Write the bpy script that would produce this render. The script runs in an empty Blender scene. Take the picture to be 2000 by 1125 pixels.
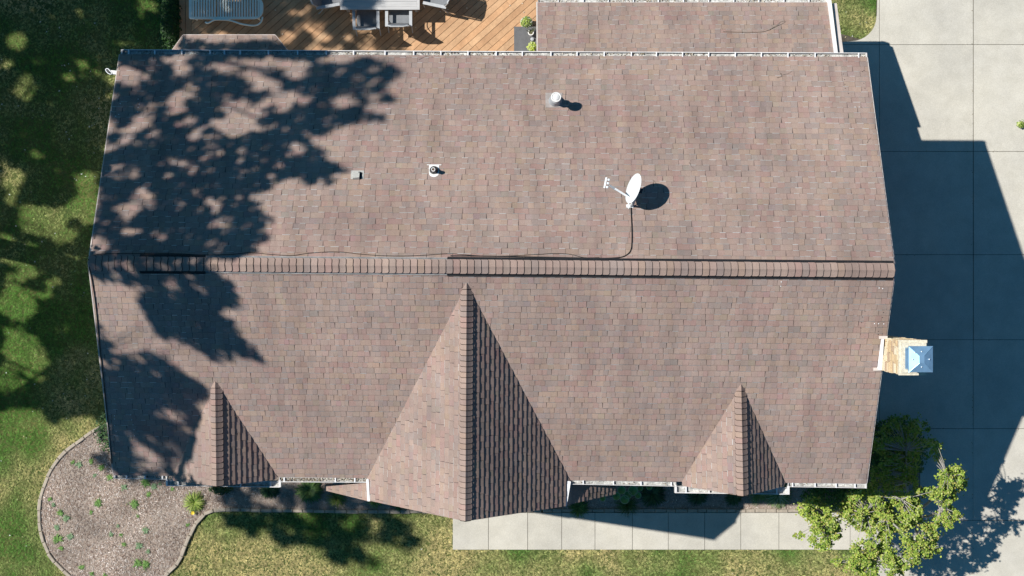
import bpy, math, random
from mathutils import Vector, noise, Matrix
random.seed(7)
R = math.radians
# ------------------------------------------------------------------ camera, sky, sun
H, F = 34.0, 2667.0
SC = bpy.context.scene
COL = SC.collection
cam = bpy.data.cameras.new("camera"); camo = bpy.data.objects.new("camera", cam); COL.objects.link(camo)
cam.sensor_width = 36.0; cam.lens = F / 2000 * 36.0; cam.clip_end = 500
camo.location = (0, 0, H); camo.rotation_euler = (0, 0, 0)
SC.camera = camo
SC.render.filter_size = 1.15
SUN_EL, SUN_AZ = R(50), R(16.2)      # light travels towards +X and a little towards -Y
DX, DY, DZ = math.cos(SUN_EL)*math.cos(SUN_AZ), -math.cos(SUN_EL)*math.sin(SUN_AZ), -math.sin(SUN_EL)
w = bpy.data.worlds.new("World"); SC.world = w; w.use_nodes = True
nt = w.node_tree; bg = nt.nodes["Background"]
sky = nt.nodes.new("ShaderNodeTexSky"); sky.sky_type = 'NISHITA'; sky.sun_disc = False
sky.sun_elevation = SUN_EL; sky.sun_rotation = R(286.2)
tint = nt.nodes.new("ShaderNodeMix"); tint.data_type = 'RGBA'; tint.blend_type = 'MULTIPLY'; tint.inputs[0].default_value = 1
tint.inputs[7].default_value = (.25, .78, 1.10, 1); nt.links.new(sky.outputs[0], tint.inputs[6])
nt.links.new(tint.outputs[2], bg.inputs[0]); bg.inputs[1].default_value = 0.05
sl = bpy.data.lights.new("sun", 'SUN'); sl.energy = 5.0; sl.angle = R(0.55); sl.color = (1.0, 0.965, 0.91)
so = bpy.data.objects.new("sun", sl); COL.objects.link(so)
so.rotation_euler = Vector((DX, DY, DZ)).to_track_quat('-Z', 'Y').to_euler()
SC.view_settings.view_transform = 'Standard'; SC.view_settings.look = 'None'
SC.view_settings.gamma = 1; SC.view_settings.exposure = 0.22
SC.cycles.max_bounces = 5

# ------------------------------------------------------------------ helpers
def P(px, py, z):
    k = (H - z) / F
    return Vector(((px-1000)*k, -(py-562.5)*k, z))
ORG = {}
def tag(o, label=None, cat=None, group=None, kind=None):
    if label: o['label'] = label
    if cat: o['category'] = cat
    if group: o['group'] = group
    if kind: o['kind'] = kind
    return o
def thing(name, label, cat, loc=(0, 0, 0), group=None):
    o = bpy.data.objects.new(name, None); COL.objects.link(o); o.location = loc
    o.empty_display_size = .1
    ORG[o.name] = Vector(loc)
    return tag(o, label, cat, group)
class MB:
    def __init__(s): s.v = []; s.f = []; s.c = []; s.cur = (1, 1, 1)
    def face(s, pts, c=None):
        n = len(s.v); s.v.extend([tuple(p) for p in pts]); s.f.append(tuple(range(n, n+len(pts)))); s.c.append(c or s.cur)
    def mesh(s, vs, fs, c=None):
        n = len(s.v); s.v.extend([tuple(p) for p in vs])
        for f in fs: s.f.append(tuple(i+n for i in f)); s.c.append(c or s.cur)
    def box(s, lo, hi, c=None, ax=None, o=None):
        pts = []
        for z in (lo[2], hi[2]):
            for x, y in ((lo[0], lo[1]), (hi[0], lo[1]), (hi[0], hi[1]), (lo[0], hi[1])):
                p = Vector((x, y, z))
                if ax: p = o + ax[0]*x + ax[1]*y + ax[2]*z
                pts.append(p)
        s.mesh(pts, [(3, 2, 1, 0), (4, 5, 6, 7), (0, 1, 5, 4), (1, 2, 6, 5), (2, 3, 7, 6), (3, 0, 4, 7)], c)
    def prism(s, pts, z0, z1, c=None):
        n = len(pts)
        a = sum(pts[i][0]*pts[(i+1) % n][1]-pts[(i+1) % n][0]*pts[i][1] for i in range(n))
        if a < 0: pts = pts[::-1]
        b = [(p[0], p[1], z0) for p in pts]+[(p[0], p[1], z1) for p in pts]
        s.mesh(b, [tuple(range(n-1, -1, -1)), tuple(range(n, 2*n))]+[(i, (i+1) % n, n+(i+1) % n, n+i) for i in range(n)], c)
    def slab(s, pts, t, c=None):
        """polygon in space, thickened straight down by t"""
        n = len(pts); b = [Vector(p)-Vector((0, 0, t)) for p in pts]+[Vector(p) for p in pts]
        s.mesh(b, [tuple(range(n-1, -1, -1)), tuple(range(n, 2*n))]+[(i, (i+1) % n, n+(i+1) % n, n+i) for i in range(n)], c)
    def tube(s, pts, r, seg=8, c=None, cap=True):
        pts = [Vector(p) for p in pts]; rs = r if isinstance(r, (list, tuple)) else [r]*len(pts)
        vs = []; fs = []; N = len(pts); up = None
        for i, p in enumerate(pts):
            t = (pts[min(i+1, N-1)]-pts[max(i-1, 0)]).normalized()
            if up is None: up = t.orthogonal().normalized()
            up = (up-t*up.dot(t)).normalized(); q = t.cross(up)
            for k in range(seg):
                a = 2*math.pi*k/seg; vs.append(p+(up*math.cos(a)+q*math.sin(a))*rs[i])
        for i in range(N-1):
            for k in range(seg):
                k2 = (k+1) % seg; fs.append((i*seg+k, i*seg+k2, (i+1)*seg+k2, (i+1)*seg+k))
        if cap: fs.append(tuple(range(seg-1, -1, -1))); fs.append(tuple((N-1)*seg+k for k in range(seg)))
        s.mesh(vs, fs, c)
    def lathe(s, o, prof, seg=24, c=None, ax=None):
        """prof: list of (radius, z)"""
        vs = []; fs = []
        for (r, z) in prof:
            for k in range(seg):
                a = 2*math.pi*k/seg; p = Vector((r*math.cos(a), r*math.sin(a), z))
                vs.append(o+(ax[0]*p.x+ax[1]*p.y+ax[2]*p.z if ax else p))
        for i in range(len(prof)-1):
            for k in range(seg):
                k2 = (k+1) % seg; fs.append((i*seg+k, i*seg+k2, (i+1)*seg+k2, (i+1)*seg+k))
        if prof[0][0] > 1e-6: fs.append(tuple(range(seg-1, -1, -1)))
        if prof[-1][0] > 1e-6: fs.append(tuple((len(prof)-1)*seg+k for k in range(seg)))
        s.mesh(vs, fs, c)
    def sweep(s, a, b, side, prof, c=None):
        """prof: closed list of (offset along side, z offset) swept from a to b"""
        a = Vector(a); b = Vector(b); n = len(prof); U = Vector((0, 0, 1))
        vs = [p+side*q[0]+U*q[1] for p in (a, b) for q in prof]
        s.mesh(vs, [tuple(range(n)), tuple(range(2*n-1, n-1, -1))]+[(i, n+i, n+(i+1) % n, (i+1) % n) for i in range(n)], c)
    def build(s, name, mat, parent=None, smooth=False):
        o0 = Vector((0, 0, 0))
        if parent is not None: o0 = ORG[parent.name]
        me = bpy.data.meshes.new(name)
        me.from_pydata([(v[0]-o0.x, v[1]-o0.y, v[2]-o0.z) for v in s.v], [], s.f)
        at = me.color_attributes.new("Col", 'FLOAT_COLOR', 'CORNER')
        buf = []
        for f, c in zip(s.f, s.c): buf.extend((c[0], c[1], c[2], 1.0)*len(f))
        at.data.foreach_set("color", buf)
        if smooth: me.polygons.foreach_set("use_smooth", [True]*len(me.polygons))
        me.materials.append(mat); me.update()
        o = bpy.data.objects.new(name, me); COL.objects.link(o)
        if parent is not None: o.parent = parent
        ORG[o.name] = o0
        return o
def copy_tree(o, loc=None, parent=None, rz=None):
    c = o.copy(); COL.objects.link(c)
    if parent: c.parent = parent
    if loc is not None: c.location = loc
    if rz is not None: c.rotation_euler = (0, 0, rz)
    ORG[c.name] = ORG[o.name]
    for ch in list(o.children): copy_tree(ch, None, c)
    return c

# ------------------------------------------------------------------ materials
def mat(name, base=(1, 1, 1), rough=.7, col=False, metal=0, n1=None, n2=None, bump=None, spec=.4, trans=0, scale=None, n3=None, s3=None):
    """n1/n2: (scale, detail, low multiplier, high multiplier) noise layers on the colour; bump: (scale, strength, distance)"""
    m = bpy.data.materials.new(name); m.use_nodes = True; t = m.node_tree; N = t.nodes; L = t.links
    b = N["Principled BSDF"]; b.inputs["Roughness"].default_value = rough; b.inputs["Metallic"].default_value = metal
    b.inputs["Specular IOR Level"].default_value = spec
    tc = N.new("ShaderNodeTexCoord"); src = None
    vec = tc.outputs["Object"]
    if scale:
        mp = N.new("ShaderNodeMapping"); mp.inputs["Scale"].default_value = scale; L.new(vec, mp.inputs[0]); vec = mp.outputs[0]
    rgb = N.new("ShaderNodeRGB"); rgb.outputs[0].default_value = (*base, 1); cur = rgb.outputs[0]
    def mul(a, b_):
        x = N.new("ShaderNodeMix"); x.data_type = 'RGBA'; x.blend_type = 'MULTIPLY'; x.inputs[0].default_value = 1
        L.new(a, x.inputs[6]); L.new(b_, x.inputs[7]); return x.outputs[2]
    if col:
        a = N.new("ShaderNodeAttribute"); a.attribute_name = "Col"; cur = mul(cur, a.outputs["Color"])
    for lay in (n1, n2, n3):
        if not lay: continue
        v_ = vec
        if lay is n3 and s3:
            mp3 = N.new('ShaderNodeMapping'); mp3.inputs['Scale'].default_value = s3; L.new(tc.outputs['Object'], mp3.inputs[0]); v_ = mp3.outputs[0]
        nz = N.new("ShaderNodeTexNoise"); nz.inputs["Scale"].default_value = lay[0]; nz.inputs["Detail"].default_value = lay[1]
        nz.inputs["Roughness"].default_value = .6
        L.new(v_, nz.inputs["Vector"])
        rp = N.new("ShaderNodeValToRGB"); L.new(nz.outputs[0], rp.inputs[0])
        lo, hi = lay[2], lay[3]
        lo = lo if isinstance(lo, tuple) else (lo,)*3; hi = hi if isinstance(hi, tuple) else (hi,)*3
        rp.color_ramp.elements[0].position = .3; rp.color_ramp.elements[0].color = (*lo, 1)
        rp.color_ramp.elements[1].position = .7; rp.color_ramp.elements[1].color = (*hi, 1)
        cur = mul(cur, rp.outputs[0])
    L.new(cur, b.inputs["Base Color"])
    if bump:
        nz = N.new("ShaderNodeTexNoise"); nz.inputs["Scale"].default_value = bump[0]; nz.inputs["Detail"].default_value = 4
        L.new(vec, nz.inputs["Vector"]); bp = N.new("ShaderNodeBump"); bp.inputs["Strength"].default_value = bump[1]
        bp.inputs["Distance"].default_value = bump[2]; L.new(nz.outputs[0], bp.inputs["Height"]); L.new(bp.outputs[0], b.inputs["Normal"])
    if trans:
        tr = N.new("ShaderNodeBsdfTranslucent"); L.new(cur, tr.inputs[0]); mx = N.new("ShaderNodeMixShader")
        mx.inputs[0].default_value = trans; L.new(b.outputs[0], mx.inputs[1]); L.new(tr.outputs[0], mx.inputs[2])
        L.new(mx.outputs[0], N["Material Output"].inputs[0])
    return m
M = {}
M['shingle'] = mat('shingle', (1, 1, 1), .95, True, n1=(.55, 5, (.84, .83, .84), (1.10, 1.09, 1.08)), n2=(140, 2, .74, 1.26), bump=(160, .5, .004), spec=.15, n3=(1.0, 5, (.84, .83, .83), (1.08, 1.08, 1.08)), s3=(3.2, .45, .45))
M['underlay'] = mat('underlay', (.06, .05, .05), .9)
M['plasticblack'] = mat('plasticblack', (.012, .012, .014), .6, n1=(9, 3, .7, 1.4))
M['ventgrey'] = mat('ventgrey', (.25, .25, .25), .6, n1=(9, 3, .7, 1.3))
M['gutter'] = mat('gutter', (.78, .76, .74), .4, n1=(6, 4, (.82, .80, .78), 1.0), n2=(40, 3, .92, 1.03))
M['guttergrit'] = mat('guttergrit', (.52, .51, .48), .95, n1=(14, 5, .45, 1.5), n2=(70, 3, .6, 1.4), bump=(80, .8, .01))
M['litter'] = mat('litter', (1, 1, 1), .8, True)
M['fascia'] = mat('fascia', (.62, .55, .50), .5, n1=(4, 3, .85, 1.05))
M['whitetrim'] = mat('whitetrim', (.85, .84, .83), .4, n1=(5, 3, .93, 1.0))
M['siding'] = mat('siding', (.55, .50, .46), .7, n1=(3, 4, .9, 1.05), bump=(12, .2, .01))
M['glass'] = mat('glass', (.03, .04, .05), .08, spec=.8)
M['stone'] = mat('stone', (1, 1, 1), .85, True, n1=(30, 4, .8, 1.15), bump=(60, .5, .006))
M['crown'] = mat('crown', (.72, .66, .52), .9, n1=(18, 5, .72, 1.1), n2=(70, 3, .8, 1.15), bump=(60, .5, .005))
M['steel'] = mat('steel', (.24, .42, .60), .38, metal=.45, n1=(7, 3, .85, 1.08))
M['galv'] = mat('galv', (.42, .44, .46), .6, metal=.25, n1=(14, 3, .8, 1.1))
M['whitepaint'] = mat('whitepaint', (.80, .79, .76), .35, n1=(18, 3, .9, 1.0))
M['dish'] = mat('dish', (.78, .80, .80), .4, n1=(8, 3, .93, 1.02))
M['rubber'] = mat('rubber', (.02, .02, .025), .45)
M['rust'] = mat('rust', (.10, .055, .035), .9)
M['plate2'] = mat('plate2', (.33, .29, .27), .8, n1=(14, 4, .8, 1.15))
M['plate'] = mat('plate', (.44, .43, .40), .6, n1=(30, 4, .8, 1.1))
M['concrete'] = mat('concrete', (.56, .53, .455), .9, True, n3=(2.6, 7, (.90, .895, .88), (1.04, 1.04, 1.04)), s3=(1, 1, 1), n1=(.5, 6, (.87, .87, .89), (1.08, 1.07, 1.06)), n2=(55, 4, .86, 1.12), bump=(90, .35, .004), spec=.25)
M['jointdirt'] = mat('jointdirt', (.07, .06, .045), .95, n1=(6, 3, .6, 1.6))
M['soil'] = mat('soil', (.32, .26, .215), .95, n1=(1.6, 6, .62, 1.3), n2=(50, 4, .6, 1.4), bump=(45, .8, .02))
M['turfbase'] = mat('turfbase', (.085, .12, .03), .95, n1=(.8, 5, (.7, .8, .7), (1.6, 1.2, 1.3)), n2=(40, 4, .5, 1.5), bump=(50, 1, .03))
M['leafdense'] = mat('leafdense', (1, 1, 1), .6, True, spec=.2)
M['blade'] = mat('blade', (1, 1, 1), .7, True, trans=.2, spec=.15)
M['leaf'] = mat('leaf', (1, 1, 1), .5, True, trans=.22, spec=.25)
M['bark'] = mat('bark', (.24, .21, .18), .9, n1=(12, 4, .7, 1.25), bump=(25, .6, .02))
M['palebark'] = mat('palebark', (.42, .39, .35), .8, n1=(25, 4, .75, 1.15))
M['chip'] = mat('chip', (1, 1, 1), .9, True, n2=(60, 2, .85, 1.15))
M['edging'] = mat('edging', (.40, .34, .27), .9, n1=(9, 4, .78, 1.15), n2=(60, 3, .85, 1.12), bump=(60, .5, .005))
M['deckwood'] = mat('deckwood', (1, 1, 1), .6, True, n1=(3, 5, (.80, .76, .72), (1.12, 1.1, 1.06)), n2=(16, 4, .9, 1.08), bump=(30, .25, .003), scale=(1, 1, 1))
M['resin'] = mat('resin', (.84, .88, .78), .4, n1=(5, 3, .94, 1.02))
M['alu'] = mat('alu', (.46, .47, .48), .45, n1=(15, 3, .9, 1.05))
M['sling'] = mat('sling', (.21, .22, .235), .8, n1=(6, 3, .85, 1.1), n2=(220, 1, .8, 1.2))
M['tabletop'] = mat('tabletop', (.50, .49, .48), .55, n1=(5, 4, .85, 1.05), scale=(.35, 3, 1))
M['boxgrey'] = mat('boxgrey', (.12, .12, .125), .7, n1=(6, 4, .85, 1.15), n2=(120, 2, .85, 1.15))
M['terra'] = mat('terra', (.80, .78, .74), .5, n1=(20, 3, .9, 1.0))
M['potsoil'] = mat('potsoil', (.10, .09, .05), .95, n1=(60, 3, .6, 1.5))
M['cable'] = mat('cable', (.012, .012, .012), .5)
M['twig'] = mat('twig', (.16, .12, .09), .9)
M['yellow'] = mat('yellow', (.9, .62, .02), .5)
M['white'] = mat('white', (.85, .87, .88), .5)

# ------------------------------------------------------------------ roof geometry
ZE, ZR = 5.45, 7.55
RL, RR = P(173, 514, ZR), P(1748, 528, ZR)
NEL, NER = P(234, 106, ZE), P(1693, 111, ZE)
SEL, SER = P(222, 928, ZE), P(1692, 944.5, ZE)
def plane(a, b, c):
    n = (b-a).cross(c-a).normalized()
    if n.z < 0: n = -n
    return a, n
def fitp(q):
    n = Vector((0, 0, 0)); c = sum(q, Vector((0, 0, 0)))/len(q)
    for i in range(len(q)): n += (q[i]-c).cross(q[(i+1) % len(q)]-c)
    n.normalize(); return (c, n if n.z > 0 else -n)
PN, PS = fitp([NEL, NER, RR, RL]), fitp([SEL, SER, RR, RL])
def hit(px, py, pl):
    o = Vector((0, 0, H)); d = Vector(((px-1000)/F, -(py-562.5)/F, -1)); a, n = pl
    return o+d*((a-o).dot(n)/d.dot(n))
def zon(x, y, pl):
    a, n = pl; return a.z-((x-a.x)*n.x+(y-a.y)*n.y)/n.z
def clip(poly, cl):
    """Sutherland-Hodgman, cl convex CCW"""
    out = poly
    for i in range(len(cl)):
        a, b = cl[i], cl[(i+1) % len(cl)]; inp = out; out = []
        if not inp: break
        ins = lambda p: (b[0]-a[0])*(p[1]-a[1])-(b[1]-a[1])*(p[0]-a[0])
        for j in range(len(inp)):
            p, q = inp[j], inp[(j+1) % len(inp)]; sp, sq = ins(p), ins(q)
            if sp >= 0: out.append(p)
            if (sp >= 0) != (sq >= 0):
                t = sp/(sp-sq); out.append((p[0]+(q[0]-p[0])*t, p[1]+(q[1]-p[1])*t))
    return out
PAL = [tuple(v*.89 for v in c) for c in [(.372, .268, .212), (.358, .272, .218), (.396, .296, .228), (.366, .238, .194), (.335, .262, .208), (.300, .245, .208), (.392, .284, .205), (.352, .256, .205)]]
PM = (.326, .244, .209)
def pal(rng, k=1.0):
    c = rng.choice(PAL); f = k*rng.uniform(.95, 1.05); c = tuple(PM[i]+(c[i]*(1, 1, 1.07)[i]-PM[i])*.62 for i in range(3))
    return (c[0]*f, c[1]*f, c[2]*f)
def flatten(poly):
    n = Vector((0, 0, 0)); c = sum(poly, Vector((0, 0, 0)))/len(poly)
    for i in range(len(poly)):
        a, b = poly[i], poly[(i+1) % len(poly)]; n += (a-c).cross(b-c)
    n.normalize()
    if n.z < 0: n = -n
    return [Vector((p.x, p.y, c.z-((p.x-c.x)*n.x+(p.y-c.y)*n.y)/n.z)) for p in poly]
def shingle_mb(poly, eave_dir, seed, expo=.127, thick=.0045, lam=.003, k=1.0, wr=(.105, .15)):
    """laminated shingles laid course by course over a planar convex polygon"""
    rng = random.Random(seed); mb = MB()
    O = poly[0]; n = (poly[1]-poly[0]).cross(poly[2]-poly[0]).normalized()
    if n.z < 0: n = -n
    U = (eave_dir-n*eave_dir.dot(n)).normalized(); V = n.cross(U)
    if V.z < 0: V = -V; U = -U
    uv = [((p-O).dot(U), (p-O).dot(V)) for p in poly]
    ar = sum(uv[i][0]*uv[(i+1) % len(uv)][1]-uv[(i+1) % len(uv)][0]*uv[i][1] for i in range(len(uv)))
    if ar < 0: uv = uv[::-1]
    u0, u1 = min(p[0] for p in uv), max(p[0] for p in uv); v0, v1 = min(p[1] for p in uv), max(p[1] for p in uv)
    v = v0-.01
    def piece(rect, t, c, up):
        q = clip(rect, uv)
        if len(q) < 3: return
        tops = []
        for (a, b) in q:
            h = t*max(0, 1-(b-v)/expo)+.0012
            tops.append((O+U*a+V*b+n*h, O+U*a+V*b-n*.002))
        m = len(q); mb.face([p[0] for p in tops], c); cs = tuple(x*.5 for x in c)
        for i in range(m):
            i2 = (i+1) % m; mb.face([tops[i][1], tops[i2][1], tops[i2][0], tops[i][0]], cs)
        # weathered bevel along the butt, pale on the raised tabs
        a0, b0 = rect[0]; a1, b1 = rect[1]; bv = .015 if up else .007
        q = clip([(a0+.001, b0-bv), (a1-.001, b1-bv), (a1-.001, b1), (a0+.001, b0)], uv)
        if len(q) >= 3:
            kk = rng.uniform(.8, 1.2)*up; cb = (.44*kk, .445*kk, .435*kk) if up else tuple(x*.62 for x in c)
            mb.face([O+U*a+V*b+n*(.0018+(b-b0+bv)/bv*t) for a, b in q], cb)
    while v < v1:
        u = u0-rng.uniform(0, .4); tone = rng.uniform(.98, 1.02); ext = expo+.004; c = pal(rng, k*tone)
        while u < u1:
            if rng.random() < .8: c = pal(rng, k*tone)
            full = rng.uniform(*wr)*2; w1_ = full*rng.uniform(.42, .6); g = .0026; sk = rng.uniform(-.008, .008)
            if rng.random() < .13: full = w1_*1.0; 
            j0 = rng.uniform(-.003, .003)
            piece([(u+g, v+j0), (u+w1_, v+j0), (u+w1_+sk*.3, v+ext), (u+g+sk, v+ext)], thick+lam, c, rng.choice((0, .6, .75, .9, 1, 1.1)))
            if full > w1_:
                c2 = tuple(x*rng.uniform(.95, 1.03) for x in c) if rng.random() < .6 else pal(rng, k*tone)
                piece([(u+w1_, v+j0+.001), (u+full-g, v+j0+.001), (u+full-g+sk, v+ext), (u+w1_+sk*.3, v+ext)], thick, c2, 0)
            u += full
        v += expo
    return mb
def roof_slope(name, poly, edir, seed, parent, t=.16, deck=True, **kw):
    poly = flatten(poly)
    o = shingle_mb(poly, edir, seed, **kw).build(name, M['shingle'], parent)
    if deck:
        mb = MB(); n = (poly[1]-poly[0]).cross(poly[2]-poly[0]).normalized()
        if n.z < 0: n = -n
        ps = [p-n*.004 for p in poly]; mb.slab(ps, t)
        mb.build('roof_deck', M['underlay'], o)
    return o
def ridge_caps(mb, a, b, half, dropfrac, n, seed, lift=.0, th=.014, butt_end=True, l0=0.0, sag=None):
    """bent cap shingles from a to b; the butt of each faces b"""
    rng = random.Random(seed); T = (b-a); Ln = T.length; T = T.normalized(); S = Vector((0, 0, 1)).cross(T).normalized()
    U = Vector((0, 0, 1)); st = Ln/n
    for i in range(n):
        s0, s1 = i*st-.012, (i+1)*st; c = pal(rng); c2 = tuple(x*.12 for x in c)  # near-black butt colour paints in the shadow line between caps
        hw = half*rng.uniform(.97, 1.02)
        rc = min(.03, st*.25)
        # outline across: positions (w) and end offsets to round the corners
        ws = [-hw, -hw+rc*.35, -hw+rc, -hw*.35, 0, hw*.35, hw-rc, hw-rc*.35, hw]
        eo = [rc, rc*.3, 0, 0, 0, 0, 0, rc*.3, rc]
        fl, bl, bb = [], [], []
        for wv, e in zip(ws, eo):
            d = -abs(wv)*dropfrac + (.010 if abs(wv) < hw*.2 else .004)
            base = a+U*(lift+d)+S*wv
            jit = rng.uniform(-.002, .002)
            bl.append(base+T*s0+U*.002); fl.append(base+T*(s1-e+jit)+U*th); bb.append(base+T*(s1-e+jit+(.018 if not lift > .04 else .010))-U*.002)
        for k in range(len(ws)-1):
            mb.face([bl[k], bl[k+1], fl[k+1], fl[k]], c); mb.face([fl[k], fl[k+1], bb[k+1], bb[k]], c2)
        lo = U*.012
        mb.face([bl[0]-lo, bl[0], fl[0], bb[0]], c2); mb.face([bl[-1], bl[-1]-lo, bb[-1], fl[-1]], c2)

def P3(px, py, z): return P(px, py, z)
# corner points of gables
def gable_geo(apex_px, front_px, zf_ridge, e_px, w_px, efront, wfront, ze=ZE):
    pass
EX = Vector((1, 0, 0))
SUNV = Vector((-DX, -DY, -DZ))

# ================================================================== HOUSE
house = thing('house', 'house with brown shingle gable roof, three front gables and a low rear wing', 'house', (0, 0, 0))
roofN = roof_slope('roof', [NEL, NER, RR, RL], RR-RL, 11, house)
roofS = roof_slope('roof', [SEL, SER, RR, RL], RR-RL, 12, house, wr=(.075, .15), k=1.05)
# ridge vent and caps
def ridge_pt(px, dz=0): 
    t = (px-173)/(1748-173); p = RL.lerp(RR, t); return p+Vector((0, 0, dz))
slope = (ZR-ZE)/((NEL-RL).to_2d().length)
slope = .47
RT = (RR-RL).normalized(); RSd = Vector((0, 0, 1)).cross(RT).normalized()
def vent_strip(x0, x1, half, m, name, zt=.045):
    mb = MB(); a, b = ridge_pt(x0), ridge_pt(x1)
    prof = [(-half, -half*slope+.004), (-half, -half*slope+zt*.55), (0, zt), (half, -half*slope+zt*.55), (half, -half*slope+.004)]
    mb.sweep(a, b, RSd, prof)
    # thin louvre lip along each side
    for sg in (-1, 1):
        for q in (0,):
            mb.sweep(a+RSd*sg*(half+.012), b+RSd*sg*(half+.012), RSd, [(-.008, -half*slope+.002), (-.008, -half*slope+.026), (.008, -half*slope+.022), (.008, -half*slope-.004)])
    return mb.build(name, m, roofN)
vent_strip(272, 400, .168, M['plasticblack'], 'ridge_vent')
vent_strip(400.5, 873, .150, M['ventgrey'], 'ridge_vent')
vent_strip(873.5, 1746, .168, M['plasticblack'], 'ridge_vent')
mb = MB()
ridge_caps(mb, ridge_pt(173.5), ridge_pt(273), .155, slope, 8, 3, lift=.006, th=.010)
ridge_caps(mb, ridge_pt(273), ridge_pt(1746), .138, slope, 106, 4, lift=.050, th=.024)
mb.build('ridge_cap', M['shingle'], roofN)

def small_gable(name, apex, front, west, east, seed, wf=None, ef=None, capn=18, wr=(.11, .17), thick=.018):
    """apex: back of the ridge; front: front end of the ridge; west/east: where the valleys meet the eave; wf/ef: front eave corners"""
    wf = wf or west; ef = ef or east
    wf = Vector((wf.x, wf.y, zon(wf.x, wf.y, plane(apex, front, west)))); ef = Vector((ef.x, ef.y, zon(ef.x, ef.y, plane(apex, front, east))))
    pw = [west, wf, front, apex] if (wf-west).length > .02 else [wf, front, apex]
    pe = [ef, east, apex, front] if (ef-east).length > .02 else [ef, apex, front]
    a = roof_slope(name, pw, front-apex, seed, house, t=.10)
    b = roof_slope(name, pe, front-apex, seed+1, house, t=.10, thick=thick, lam=.0045, wr=wr, k=.9)  # k darkens the shingle colour to imitate shade on the east slope
    mb = MB(); ph = (front.z-(wf.z))/abs(front.x-wf.x)
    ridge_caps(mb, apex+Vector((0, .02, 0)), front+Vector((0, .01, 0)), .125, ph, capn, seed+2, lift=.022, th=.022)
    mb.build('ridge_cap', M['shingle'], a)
    # painted rake board under the front edge
    mb = MB()
    for q in (wf, ef):
        mb = MB(); mb.slab([q+Vector((0, .03, -.03)), q+Vector((0, .0, -.03)), front+Vector((0, .0, -.03)), front+Vector((0, .03, -.03))], .16)
        mb.build('rake_board', M['fascia'], house)
    return a, b
# central gable
gz = 7.40
G_ap = hit(911.5, 556, PS); gz = G_ap.z
G_fr = P(909, 1018, gz)
def on_eave(px):
    t = (px-222)/(1692-222); return SEL.lerp(SER, t)+Vector((0, 0, .01))
gE, gW = on_eave(1112), on_eave(718)
gEf, gWf = P(1103, 987, ZE), P(721, 977, ZE)
small_gable('gable_roof', G_ap, G_fr, gW, gE, 21, gWf, gEf, capn=43)
# west gable
W_ap = hit(421, 748, PS); W_fr = P(423.5, 950, W_ap.z)
wE, wW = on_eave(541), on_eave(337)
small_gable('gable_roof', W_ap, W_fr, wW, wE, 31, wW+Vector((.02, -.10, 0)), wE+Vector((-.03, -.05, 0)), capn=18)
# east gable
E_ap = hit(1447, 754, PS); E_fr = P(1451, 969, E_ap.z)
eE, eW = on_eave(1532), on_eave(1332)
small_gable('gable_roof', E_ap, E_fr, eW, eE, 41, eW+Vector((.02, -.09, 0)), eE+Vector((-.03, -.07, 0)), capn=19)

# ------------------------------------------------------------------ walls
ins = .38
def ipt(p, dx, dy, z): return (p.x+dx, p.y+dy, z)
WX0, WX1 = SEL.x+.30, SER.x-.75
WY0 = SEL.y+.34; WY1 = NEL.y-.40
mb = MB()
prof_y = [(WY0, 0), (WY1, 0), (WY1, ZE-.06), (RL.y, ZR-.25), (WY0, ZE-.06)]
vs = [(x, y, z) for x in (WX0, WX1) for (y, z) in prof_y]
mb.mesh(vs, [(0, 4, 3, 2, 1), (5, 6, 7, 8, 9)]+[(i, (i+1) % 5, 5+(i+1) % 5, 5+i) for i in range(5)])
def gable_box(x0, x1, yf, xr, zr, yb=None):
    yb = WY0+.2 if yb is None else yb
    pr = [(x0, 0), (x1, 0), (x1, ZE-.10), (xr, zr-.22), (x0, ZE-.10)]
    vs = [(x, y, z) for y in (yf, yb) for (x, z) in pr]
    mb.mesh(vs, [(0, 1, 2, 3, 4), (9, 8, 7, 6, 5)]+[((i+1) % 5, i, 5+i, 5+(i+1) % 5) for i in range(5)])
gable_box(gWf.x+.28, gEf.x-.28, G_fr.y+.36, G_fr.x, gz)
gable_box(wW.x+.22, wE.x-.22, W_fr.y+.24, W_fr.x, W_ap.z)
gable_box(eW.x+.22, eE.x-.22, E_fr.y+.26, E_fr.x, E_ap.z)
mb.build('wall', M['siding'], house)
def window(cx, cy, z0, z1, wd, nx, ny):
    f = MB(); g = MB(); tx, ty = -ny, nx
    ax = (Vector((tx, ty, 0)), Vector((nx, ny, 0)), Vector((0, 0, 1))); o = Vector((cx, cy, 0))
    for (a0, a1, b0, b1) in ((-wd/2-.08, wd/2+.08, z0-.09, z0), (-wd/2-.08, wd/2+.08, z1, z1+.09), (-wd/2-.08, -wd/2, z0, z1), (wd/2, wd/2+.08, z0, z1), (-.02, .02, z0, z1)):
        f.box((a0, -.02, b0), (a1, .035, b1), ax=ax, o=o)
    g.box((-wd/2, -.03, z0), (wd/2, .012, z1), ax=ax, o=o)
    fo = f.build('window', M['whitetrim'], house); g.build('pane', M['glass'], fo)
for y in (-2.2, 1.2, 3.4):
    for z in (1.0, 3.6): window(WX0, y, z, z+1.2, 1.0, -1, 0)
for y in (0.6, 2.8):
    for z in (3.6,): window(WX1, y, z, z+1.2, 1.0, 1, 0)
for x in (-3.9, 2.6, 6.6):
    for z in (1.0, 3.6): window(x, WY0, z, z+1.2, 1.1, 0, -1)
for x in (W_fr.x, E_fr.x, ): window(x, (W_fr.y if x < 0 else E_fr.y)+(.24 if x < 0 else .26), 3.9, 5.1, .9, 0, -1)
window(G_fr.x, G_fr.y+.36, 4.0, 5.6, 1.3, 0, -1)
for x in (-6.5, -4.2, -1.5): window(x, WY1, 3.6, 4.8, 1.1, 0, 1)

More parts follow.
